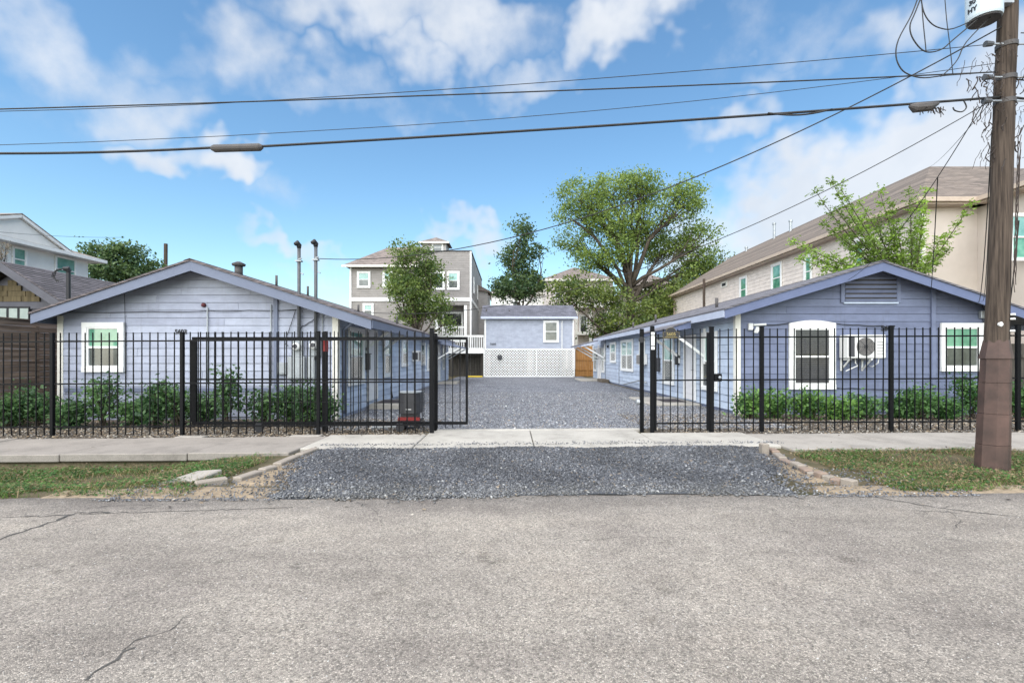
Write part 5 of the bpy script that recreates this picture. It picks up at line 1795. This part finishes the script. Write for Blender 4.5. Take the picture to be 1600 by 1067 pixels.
for px, py in ((1214, 351), (1240, 347), (1139, 405), (1170, 388)):
    Y = 19 * F / (px - CX)
    zz = PZ(py, Y)
    MB().tube([(18.8, Y, 9.6), (18.8, Y, zz)], .09, 8).build('vent_pipe', M['galv'], bh)
    MB().tube([(18.8, Y, zz), (18.8, Y, zz + .12)], .13, 8).build('vent_cap', M['galv'], bh)
MB().box(17.55, 26, 15.9, 16.398, 2.75, 3.05).build('porch_beam', M['gutter'], bh)
MB().tube([(XB - .08, YB1 - .1, .1), (XB - .08, YB1 - .1, ZE - .15)], .06, 8).build('downpipe', M['gutter'], bh)
up = thing('timber_pole', 'slim timber pole standing against the beige siding', 'pole', (14.6, 42, 0))
MB().tube([(PX(1100, 36), 36, 0), (PX(1100, 36), 36, PZ(436, 36))], .1, 8).build('pole_shaft', M['pole'], up)
fw = thing('board_fence', 'weathered board fence glimpsed beside the periwinkle bungalow, past the utility pole', 'fence', (14.8, 13.6, 0))
for i in range(16):
    x = 13.5 + i * .145
    MB().box(x, x + .138, 13.6, 13.62, .02, 1.9).build('fence_board', M['fencegrey'], fw)
MB().box(13.5, 15.8, 13.55, 13.595, 1.5, 1.6).build('fence_rail', M['fencegrey'], fw)

# distant timber pole beyond the pale bungalow
dp = thing('timber_pole', 'distant bare timber pole above the pale bungalow roof', 'pole', (PX(258, 40), 40, 0))
MB().tube([(PX(258, 40), 40, 0), (PX(259, 40), 40, PZ(381, 40))], .14, 8).build('pole_shaft', M['pole'], dp)

# ------------------------------------------------------------------ trees
def limb(mb, a, b, r0, r1, rg, bend=.12, n=6):
    a, b = Vector(a), Vector(b)
    L = (b - a).length
    off = Vector((rg.gauss(0, 1), rg.gauss(0, 1), rg.uniform(.2, 1))) * L * bend
    pts = []
    for i in range(n + 1):
        t = i / n
        pts.append(a.lerp(b, t) + off * (4 * t * (1 - t)) * .5 + Vector((rg.gauss(0, 1), rg.gauss(0, 1), rg.gauss(0, 1))) * L * .012)
    mb.tube(pts, [r0 + (r1 - r0) * i / n for i in range(n + 1)], 7)
    return pts


def tree(name, label, base, fork, r, lobes, nclus, per, ls, ca, cb, seed, crad=.55, group=None, twigs=140, aspect=.6):
    rg = random.Random(seed)
    rn = np.random.default_rng(seed)
    root = thing(name, label, 'tree', base, group)
    mb = MB()
    trunk_pts = limb(mb, Vector(base) - Vector((0, 0, .1)), fork, r, r * .62, rg, .04)
    anchors = []
    for (cx, cy, cz, rx, ry, rz) in lobes:
        start = Vector(fork) if rg.random() < .6 else trunk_pts[-2]
        pts = limb(mb, start, (cx, cy, cz - rz * .25), r * rg.uniform(.3, .5), r * .1, rg, .15)
        anchors.append(pts)
        for _ in range(3):
            q = pts[rg.randint(2, 5)]
            e = Vector((cx + rg.uniform(-.8, .8) * rx, cy + rg.uniform(-.8, .8) * ry, cz + rg.uniform(-.2, .85) * rz))
            limb(mb, q, e, r * .13, r * .03, rg, .12, 4)
    vol = np.array([(l[3] * l[4] * l[5]) ** .75 for l in lobes])
    li = rn.choice(len(lobes), nclus, p=vol / vol.sum())
    L = np.array(lobes)
    d = unit(rn, nclus) * (rn.uniform(0.1, 1, nclus) ** .45)[:, None]
    cen = L[li, :3] + d * L[li, 3:]
    for k in range(min(twigs, nclus)):
        pts = anchors[li[k]]
        q = pts[rg.randint(3, 6)]
        limb(mb, q, cen[k], r * .06, r * .015, rg, .1, 3)
    mb.build('trunk', M['bark'], root, smooth=True)
    c = np.repeat(cen, per, axis=0)
    shape = rn.normal(size=(len(c), 3)) * np.array([1, 1, .6]) * crad * np.repeat(rn.uniform(.5, 1.2, nclus), per)[:, None]
    c = c + shape
    v = leaf_quads(c, ls, rn, aspect, .6)
    tone = np.repeat(np.clip(rn.normal(.45, .28, nclus), 0, 1), per)
    cols = leaf_cols(len(c), rn, ca, cb, tone)
    np_mesh('crown', v, np.arange(4 * len(c)), 4, M['leaf'], root, cols)
    return root


def lobes_px(items, Y, dy=1.0):
    out = []
    for i, (px, py, rx, ry) in enumerate(items):
        out.append((PX(px, Y), Y + dy * (((i * 37) % 11) / 5 - 1), PZ(py, Y), rx * Y / F, max(rx, ry) * Y / F * .9, ry * Y / F))
    return out


Yt = 50
tree('spreading_tree', 'large spreading olive-green tree with open forked limbs behind the periwinkle bungalow', (PX(985, Yt), Yt, 0), P(984, 450, Yt), .62,
     lobes_px([(905, 320, 40, 30), (955, 300, 40, 28), (1010, 295, 40, 28), (1060, 325, 36, 34), (1090, 380, 32, 36), (900, 370, 30, 24), (940, 355, 42, 30), (1000, 350, 48, 34), (1050, 380, 42, 30),
               (930, 408, 42, 18), (1080, 425, 36, 22), (885, 345, 20, 16), (1000, 285, 26, 18), (1105, 410, 18, 20), (965, 395, 30, 18)], Yt, 2.2),
     900, 40, .25, (.075, .13, .028), (.25, .33, .075), 21, .55, twigs=300)
tree('understorey_tree', 'low bushy green tree filling the gap under the spreading tree', (PX(960, 47), 47, 0), P(955, 520, 47), .28,
     lobes_px([(880, 460, 28, 24), (915, 455, 36, 26), (955, 455, 32, 24), (985, 500, 46, 32), (1030, 490, 34, 34), (945, 510, 24, 24), (1060, 460, 34, 26)], 47, 1.4),
     420, 30, .28, (.05, .085, .022), (.21, .26, .055), 22, .55, twigs=80)
tree('bushy_tree', 'dark leafy tree at the far corner of the beige house', (PX(1085, 52), 52, 0), P(1085, 490, 52), .3,
     lobes_px([(1075, 450, 34, 30), (1110, 425, 28, 24), (1050, 470, 22, 26), (1095, 470, 26, 30), (1020, 458, 26, 22)], 52, 1.2), 260, 26, .32, (.05, .08, .022), (.18, .22, .05), 27, .55, twigs=50)
tree('upright_tree', 'narrow dark green tree rising above the cottage roof', (PX(812, 46), 46, 0), P(812, 470, 46), .22,
     lobes_px([(818, 362, 18, 20), (812, 395, 22, 22), (815, 425, 26, 22), (800, 452, 32, 20), (830, 450, 22, 24), (782, 445, 16, 14), (840, 395, 10, 14), (792, 405, 12, 12)], 46, .8),
     330, 24, .27, (.032, .068, .03), (.11, .165, .055), 23, .42, twigs=90)
tree('courtyard_tree', 'dense yard tree hiding the taupe townhouse front', (PX(655, 36), 36, 0), P(652, 520, 36), .2,
     lobes_px([(640, 398, 28, 16), (632, 425, 26, 20), (665, 430, 28, 24), (640, 455, 36, 20), (665, 478, 34, 24), (640, 495, 28, 18), (690, 475, 16, 16), (618, 440, 16, 16), (612, 460, 12, 10), (670, 408, 16, 18), (690, 505, 22, 14)], 36, .9),
     520, 24, .20, (.055, .10, .026), (.19, .25, .06), 24, .33, twigs=120)
tree('round_tree', 'distant dark round tree behind the pale bungalow ridge', (PX(192, 34), 34, 0), P(192, 455, 34), .25,
     lobes_px([(165, 400, 22, 18), (200, 398, 28, 16), (228, 412, 16, 14), (185, 425, 38, 18), (215, 430, 28, 16), (155, 425, 16, 16)], 34, .8), 330, 24, .22, (.028, .065, .028), (.11, .17, .055), 25, .36, twigs=50)
tree('bare_twig_tree', 'small sparse tree poking into frame before the white house', (PX(-6, 17.2), 17.2, 0), P(-8, 430, 17.2), .09,
     lobes_px([(2, 398, 10, 14), (-12, 400, 14, 16), (4, 384, 6, 8)], 17.2, .2), 50, 14, .06, (.16, .13, .09), (.30, .25, .18), 26, .09, twigs=50)

# young tree with long leafy shoots between periwinkle and beige house
rs = random.Random(41)
rn = np.random.default_rng(41)
sap = thing('young_tree', 'bright green young tree with long arching leafy shoots behind the periwinkle roof', 'tree', (13.75, 16.6, 0))
mb = MB()
root_top = Vector((13.72, 16.6, 3.7))
mb.tube([(13.75, 16.6, -.1), (13.7, 16.6, 2), root_top], [.09, .08, .065], 8)
tips = [(1240, 378), (1262, 395), (1275, 300), (1300, 285), (1312, 292), (1330, 330), (1345, 318), (1375, 300), (1395, 318), (1420, 300), (1447, 298), (1440, 330), (1470, 372), (1518, 318), (1478, 392), (1455, 405),
        (1290, 350), (1310, 360), (1350, 345), (1400, 345), (1425, 370), (1250, 405), (1280, 408), (1330, 400), (1360, 372), (1385, 395), (1320, 380), (1410, 402), (1340, 425), (1290, 430), (1300, 400), (1370, 340), (1345, 380), (1395, 370), (1435, 350), (1305, 325), (1365, 405), (1325, 420), (1405, 425)]
lc, la, lcol = [], [], []
for i, (px, py) in enumerate(tips):
    Yk = 16.6 + rs.uniform(-1.1, .9)
    tip = P(px, py, Yk)
    mid = root_top.lerp(tip, .5) + Vector((rs.gauss(0, .12), rs.gauss(0, .12), -.15 + rs.gauss(0, .1)))
    pts = []
    for k in range(11):
        t = k / 10
        pts.append(root_top * (1 - t) ** 2 + mid * 2 * t * (1 - t) + tip * t * t)
    mb.tube(pts, [.03 * (1 - k / 11) + .004 for k in range(11)], 5)
    tone = rs.uniform(.2, .9) if i < 16 else rs.uniform(0, .7)
    for k in range(2, 11):
        for _ in range(20 if k > 4 else 7):
            p = pts[k] + Vector((rs.gauss(0, .05), rs.gauss(0, .05), rs.gauss(0, .05)))
            d = Vector((rs.gauss(0, 1), rs.gauss(0, 1), rs.gauss(.1, .6))).normalized()
            # a compound leaf: leaflets in a row
            for j in range(1, 5):
                lc.append(p + d * (.05 * j))
                la.append(Vector((rs.gauss(0, 1), rs.gauss(0, 1), rs.gauss(0, .6))).normalized())
                lcol.append(tone)
mb.build('trunk', M['bark'], sap, smooth=True)
lc, la = np.array(lc), np.array(la)
v = leaf_quads(lc, .082, rn, .6, .6, la)
np_mesh('crown', v, np.arange(4 * len(lc)), 4, M['leaf'], sap, leaf_cols(len(lc), rn, (.09, .14, .025), (.27, .42, .055), np.array(lcol)))


# ------------------------------------------------------------------ shrubs along the fences
def shrub(px, Y, top, w, label, seed, n_st=15, ca=(.03, .075, .032), cb=(.12, .22, .075), ls=.098, group=None, open_=.35):
    rg = random.Random(seed)
    rn = np.random.default_rng(seed)
    x = PX(px, Y)
    z0 = hz(x, Y)
    h = PZ(top, Y) - z0
    hw = w * Y / F / 2
    root = thing('shrub', label, 'shrub', (x, Y, z0), group)
    mb = MB()
    lc, tone = [], []
    for s in range(n_st):
        a = rg.uniform(0, 6.283)
        rr = rg.uniform(.15, 1) ** .7
        hh = h * (rg.uniform(.62, 1.0) if s else 1.0) * (1 - .25 * rr)
        end = Vector((x + math.cos(a) * hw * rr, Y + math.sin(a) * min(hw, .38) * rr, z0 + hh))
        b = Vector((x + rg.gauss(0, .05), Y + rg.gauss(0, .05), z0 - .04))
        mid = b.lerp(end, .5) + Vector((0, 0, .1))
        pts = [b * (1 - t) ** 2 + mid * 2 * t * (1 - t) + end * t * t for t in (0, .2, .4, .6, .8, 1)]
        mb.tube(pts, [.012, .011, .009, .008, .006, .003], 5)
        tn = rg.uniform(-.15, 1.1)
        for k in range(rg.choice((60, 90, 120))):
            t = rg.uniform(open_, 1.03)
            p = b * (1 - t) ** 2 + mid * 2 * t * (1 - t) + end * t * t
            sp = .075 + .07 * (1 - abs(t - .6))
            lc.append((p.x + rg.gauss(0, sp), p.y + rg.gauss(0, sp * .8), max(p.z + rg.gauss(0, sp * .7), z0 + .03)))
            tone.append(tn)
    mb.build('stems', M['bark'], root)
    lc = np.array(lc)
    v = leaf_quads(lc, ls, rn, .5, .9)
    np_mesh('foliage', v, np.arange(4 * len(lc)), 4, M['leaf'], root, leaf_cols(len(lc), rn, ca, cb, np.array(tone)))


ordn = ['first', 'second', 'third', 'fourth', 'fifth', 'sixth', 'seventh', 'eighth', 'ninth', 'tenth', 'eleventh', 'twelfth', 'thirteenth']
SL = [(16, 612, 62), (64, 604, 66), (112, 612, 60), (160, 585, 60), (205, 612, 56), (240, 596, 52), (282, 592, 56), (322, 604, 50), (356, 570, 42), (404, 592, 52), (448, 606, 50), (482, 592, 56), (511, 600, 40)]
for i, (px, top, w) in enumerate(SL):
    shrub(px + 5 * math.sin(i * 5.1), 10.75 + .25 * math.sin(i * 2.1), top + 11 * math.sin(i * 3.7), w * (.80 + .2 * math.sin(i * 2.3)), 'leafy dark green shrub under the pale gable, %s from the plank fence' % ordn[i], 100 + i, group='shrubs along the pale bungalow', n_st=(15, 12, 17, 13)[i % 4] if i not in (8, 9) else 9, open_=.3)
SR = [(1172, 602, 50), (1216, 602, 58), (1262, 606, 56), (1312, 610, 58), (1352, 614, 50), (1398, 606, 56), (1440, 602, 54), (1478, 608, 48), (1512, 580, 58), (1558, 600, 50), (1598, 588, 56)]
for i, (px, top, w) in enumerate(SR):
    shrub(px + 6 * math.sin(i * 4.1), 11.7 + .2 * math.sin(i * 1.7), top + 8 * math.sin(i * 2.9) + (4 if i < 8 else 0), w * (.78 + .18 * math.sin(i * 3.3)), 'glossy green shrub under the periwinkle gable, %s from the walk gate' % ordn[i], 200 + i, group='shrubs along the periwinkle bungalow',
          ca=(.03, .085, .026), cb=(.17, .31, .07) if i < 4 else (.11, .22, .065), open_=.3)

# ------------------------------------------------------------------ utility pole
YP = 6.6
x, y = 6.53, YP
zg = hz(x, y)
lean = lambda z: Vector((6.585 + .034 * z, YP, z))
upo = thing('utility_pole', 'tall weathered timber utility pole with brown steel sleeve', 'utility pole', (x, y, zg))
rgq = random.Random(9)
MB().tube([lean(z) + Vector((rgq.gauss(0, .004), rgq.gauss(0, .004), 0)) for z in np.linspace(-.1, 11, 24)], [.136 - .052 * k / 23 + rgq.gauss(0, .002) for k in range(24)], 20).build('pole_shaft', M['pole'], upo, smooth=True)


def octa(z0, z1, r0, r1, rot=math.radians(10)):
    mb = MB()
    lo = [lean(z0) + Vector((r0 * math.cos(rot + k * math.pi / 4), r0 * math.sin(rot + k * math.pi / 4), 0)) for k in range(8)]
    hi = [lean(z1) + Vector((r1 * math.cos(rot + k * math.pi / 4), r1 * math.sin(rot + k * math.pi / 4), 0)) for k in range(8)]
    return mb.add(lo + hi, [(k, (k + 1) % 8, 8 + (k + 1) % 8, 8 + k) for k in range(8)] + [tuple(range(8))[::-1], tuple(range(8, 16))])


for a, b, r0, r1 in ((-.1, .32, .186, .180), (.325, .74, .178, .173), (.745, 1.16, .171, .166), (1.165, 1.5, .164, .159)):
    octa(zg + a if a < 0 else a, b, r0, r1).build('sleeve_section', M['sleeve'], upo)
octa(1.49, 1.74, .178, .136).build('sleeve_collar', M['sleeve'], upo)
MB().tube([lean(.05) + Vector((.21, .06, 0)), lean(1.2) + Vector((.205, .07, 0)), lean(1.7) + Vector((.17, .05, 0)), lean(4.9) + Vector((.14, .04, 0))], .022, 8).build('riser_conduit', M['galv'], upo, smooth=True)
c = lean(1.95) + Vector((-.06, -.118, 0))
MB().tube([c + Vector((0, .03, 0)), c, c - Vector((0, .006, 0))], [.03, .032, .02], 10).build('tag', M['ac'], upo)
for z in (1.86, 2.02, 2.08):
    c = lean(z) + Vector((.06, -.12, 0))
    MB().tube([c, c + Vector((.02, -.04, 0))], .015, 6).build('bolt', M['ac'], upo)
for z in (4.98, 5.3, 5.75):
    p = lean(z)
    MB().tube([p + Vector((0, 0, -.03)), p + Vector((0, 0, .03))], .118, 20).build('steel_band', M['tankdark'], upo)
    q = MB()
    q.tube([p + Vector((-.30, -.05, 0)), p + Vector((.34, -.05, 0))], .014, 6)
    q.build('through_bolt', M['galv'], upo)
    MB().tube([p + Vector((-.24, -.05, 0)), p + Vector((-.34, -.05, .0))], [.03, .04], 10).build('insulator', M['mast'], upo)
mb = MB()
for k in range(120):
    z = rgq.choice((4.9, 5.0, 5.2, 5.35, 4.6, 5.6, 4.3)) + rgq.gauss(0, .14)
    s_ = rgq.choice((-1, -1, 1))
    p = lean(z) + Vector((s_ * (.10 + abs(rgq.gauss(0, .14)) * (1.6 if z > 4.9 else .5)), rgq.uniform(-.16, .12), 0))
    pts = [p]
    for j in range(4):
        pts.append(pts[-1] + Vector((rgq.gauss(0, .02), rgq.gauss(0, .02), rgq.gauss(-.04, .025))))
    mb.tube(pts, rgq.choice((.003, .004, .008)), 4)
tag(mb.build('dead_vine', M['vine'], upo), kind='stuff')
mb = MB()
for k in range(5):
    pts = [lean(4.2 + k * .1) + Vector((.15, -.09, 0))]
    for j in range(14):
        q = pts[-1] + Vector((rgq.gauss(0, .012), 0, -.13))
        q.x = lean(q.z).x + .125 + .02 * math.sin(j + k)
        pts.append(q)
    mb.tube(pts, .006, 4)
tag(mb.build('hanging_vine', M['vine'], upo), kind='stuff')

tr = thing('transformer', 'grey pole-mounted transformer drum hung on the utility pole', 'transformer', (6.34, 6.5, 6.05))
tcx, tcy, tz = 6.375, 6.50, 6.04
MB().tube([(tcx, tcy, tz), (tcx, tcy, tz + .03), (tcx, tcy, tz + .92), (tcx, tcy, tz + .98)], [.183, .19, .19, .165], 32).build('tank', M['tank'], tr, smooth=False)
MB().tube([(tcx, tcy, tz - .02), (tcx, tcy, tz - .001)], .168, 32).build('tank_bottom', M['tankdark'], tr)
for zz in (.2, .75):
    MB().box(tcx + .13, 6.73, tcy - .05, tcy + .05, tz + zz, tz + zz + .08).build('hanger', M['galv'], tr)
nn = Vector((-.985, -.17, 0))
uu = Vector((.17, -.985, 0))
for body_, zz in (('30', .185), ('HY', .085)):
    text_mesh('lettering', body_, .085, M['text'], tr, Vector((tcx, tcy, tz + zz)) + nn * .194, uu, Z3, nn, bold=.002)
for k in range(2):
    c = Vector((tcx + .1 - .25 * k, tcy - .05, tz + .97))
    MB().tube([c, c + Z3 * .08, c + Z3 * .16, c + Z3 * .24], [.05, .035, .045, .02], 10).build('bushing', M['tankdark'], tr)


# ------------------------------------------------------------------ overhead wires
def wire(label, p0, p1, sag, r, n=40, name='overhead_wire', mat=None, cat='wire'):
    p0, p1 = Vector(p0), Vector(p1)
    pts = [p0.lerp(p1, i / n) - Z3 * sag * 4 * (i / n) * (1 - i / n) for i in range(n + 1)]
    o = MB().tube(pts, r, 6).build(name, mat or M['cable'], smooth=True)
    return single(o, label, cat)


def cable_path(name, label, pts, r, cat='cable'):
    o = MB().tube(pts, r, 8).build(name, M['cable'], smooth=True)
    return single(o, label, cat)


def quad_fit(data, Y, xend, zr):
    xs = np.array([PX(a, Y) for a, b in data])
    zs = np.array([PZ(b, Y) for a, b in data])
    co_ = np.polyfit(xs, zs, 2 if len(xs) > 2 else 1)
    X = np.linspace(xs.max(), xs.min(), 40)
    pts = [Vector((x, Y, float(np.polyval(co_, x)))) for x in X]
    last = pts[-1]
    for k in range(1, 14):
        t = k / 13
        pts.append(Vector((last.x + (xend - last.x) * t, Y, last.z + (zr - last.z) * t - .5 * 4 * t * (1 - t))))
    first = pts[0]
    return pts


right_end = 16.0
Yw = 6.55
A = P(1563, 152, Yw)
B = P(408, 229, Yw)
C_ = P(333, 231, Yw)
D_ = P(0, 240, Yw)
pts = [A.lerp(B, i / 20) - Z3 * .03 * 4 * (i / 20) * (1 - i / 20) for i in range(21)] + [B.lerp(C_, .5)] + [C_.lerp(D_, i / 10) - Z3 * .02 * 4 * (i / 10) * (1 - i / 10) for i in range(11)] + [Vector((-16, Yw, 4.35)), Vector((-27, Yw, 5.0))]
cable_path('telephone_cable', 'thick black telephone cable crossing the sky with a splice case', pts, .017)
MB_ = MB().tube([B + Vector((.02, 0, -.005)), B + Vector((-.02, 0, -.012)), C_ + Vector((.02, 0, -.012)), C_ + Vector((-.02, 0, -.005))], [.025, .05, .05, .03], 12)
sp_ = single(MB_.build('splice_case', M['tankdark'], smooth=False), 'brown cylindrical splice case clamped on the thick cable', 'splice case')
m1, m2 = P(1200, 177, Yw - .03), P(1300, 171, Yw - .03)
cable_path('cable_slack', 'short slack cable strapped below the thick telephone cable', [m1.lerp(m2, i / 10) - Z3 * .05 * math.sin(math.pi * i / 10) for i in range(11)], .012)
c1, c2 = P(1421, 166, Yw - .02), P(1466, 162, Yw - .02)
mb = MB().tube([c1, c1.lerp(c2, .2) - Z3 * .03, c1.lerp(c2, .7) - Z3 * .03, c2], [.02, .065, .06, .02], 10)
tb = mb.build('terminal_box', M['tankdark'])
single(tb, 'dark ragged terminal box hanging on the cable near the pole', 'terminal box')
mb = MB()
for k in range(26):
    p = c1.lerp(c2, rgq.uniform(.3, 1.2)) - Z3 * .05
    mb.tube([p, p + Vector((rgq.gauss(.02, .04), rgq.gauss(0, .03), rgq.gauss(-.06, .03)))], .006, 4)
tag(mb.build('frayed_vine', M['vine'], tb), kind='stuff')
cable_path('secondary_cable', 'upper black cable from the pole insulators across the sky', quad_fit([(1560, 112), (1485, 117), (800, 145), (412, 158), (0, 171)], 6.6, -27, 5.4), .009)
cable_path('secondary_cable', 'thin topmost cable from below the transformer across the sky', quad_fit([(1552, 68), (1400, 86), (1100, 108), (750, 137), (300, 164)], 6.75, -27, 6.0), .005)
cable_path('secondary_cable', 'faint thin cable just above the thick telephone cable', quad_fit([(1562, 99), (1480, 110), (1360, 125), (1080, 158), (800, 186), (560, 200)], 6.9, -27, 5.2), .0045)
wire('long service wire sagging from the pole to the pale bungalow masts', lean(6.0) + Vector((-.1, -.03, 0)), P(494, 404, 11.68), .92, .009)
wire('thin service wire from the pole to the pale bungalow court corner', P(1545, 160, 6.6), P(553, 486, 11.25), .95, .006)
wire('thin wire from the pole to the periwinkle roof ridge', P(1540, 155, 6.6), P(1326, 437, 12.38), .35, .006)
wire('near vertical wire dropping to the periwinkle barge board', (6.981, 7.889, 4.446), P(1455, 452, 12.36), .12, .008)
wire('twin drop wire beside the pole to the bungalow wall, outer strand', lean(4.6) + Vector((-.16, 0, 0)), P(1529, 472, 12.7), .55, .007)
wire('twin drop wire beside the pole to the bungalow wall, inner strand', lean(4.3) + Vector((-.15, 0, 0)), P(1536, 470, 12.7), .5, .006)
wire('loose wire slanting from the pole toward the beige roof', P(1545, 163, 6.6), (19.08, 21.95, 10.17), .1, .005)
wire('cable leaving the pole toward the street corner, upper', lean(5.3) + Vector((.15, 0, 0)), (20, 6.6, 5.6), .5, .009)
wire('cable leaving the pole toward the street corner, thick', lean(5.05) + Vector((.15, 0, 0)), (20, 6.6, 5.3), .5, .017)
wire('cable leaving the pole below the transformer', lean(5.9) + Vector((.14, -.05, 0)), (20, 6.2, 6.6), .4, .007)
wire('wire hanging beside the pole to the beige house wall', P(1592, 345, 7.2), P(1570, 520, 12.0), .25, .008)
wire('thin wire from the white house toward the round tree', P(-60, 357, 16), P(195, 371, 24), .1, .006)
for i, (pp, r, nm) in enumerate((
        ([(1440, -20), (1425, 22), (1404, 62), (1400, 88), (1408, 108), (1423, 118), (1445, 122), (1480, 118), (1548, 113)], .008, 'wide drooping jumper loop beside the transformer'),
        ([(1444, -16), (1430, 20), (1422, 40), (1425, 58), (1438, 76), (1452, 82), (1472, 77), (1490, 62), (1510, 45)], .008, 'middle jumper loop ending at the transformer base'),
        ([(1438, -10), (1443, 18), (1453, 35), (1468, 44), (1490, 45), (1512, 44)], .007, 'small jumper loop level with the transformer base'),
        ([(1524, 47), (1510, 66), (1497, 92), (1484, 108), (1470, 120)], .007, 'jumper running from transformer base down to the upper cable'),
        ([(1475, -20), (1479, 30), (1484, 70), (1489, 117)], .005, 'straight thin wire dropping past the jumper loops'),
        ([(1439, -15), (1442, 30), (1446, 70), (1447, 82)], .006, 'short thin wire dropping inside the jumper loops'),
        ([(1506, 158), (1510, 168), (1503, 175), (1492, 173), (1489, 168)], .008, 'curled cable end hanging under the thick cable'))):
    P3 = [P(a, b, 6.45) for a, b in pp]
    if i in (1, 2):
        P3[-1] = Vector((tcx - .1, tcy - .06, tz + .005))
    if i == 3:
        P3[0] = Vector((tcx + .03, tcy - .08, tz + .005))
    sm = []
    for k in range(len(P3) - 1):
        p0_, p1_, p2_, p3_ = P3[max(k - 1, 0)], P3[k], P3[k + 1], P3[min(k + 2, len(P3) - 1)]
        for t in (0, .25, .5, .75):
            sm.append(.5 * ((2 * p1_) + (p2_ - p0_) * t + (2 * p0_ - 5 * p1_ + 4 * p2_ - p3_) * t * t + (3 * p1_ - p0_ - 3 * p2_ + p3_) * t ** 3))
    sm.append(P3[-1])
    cable_path('jumper_cable', nm, sm, r)
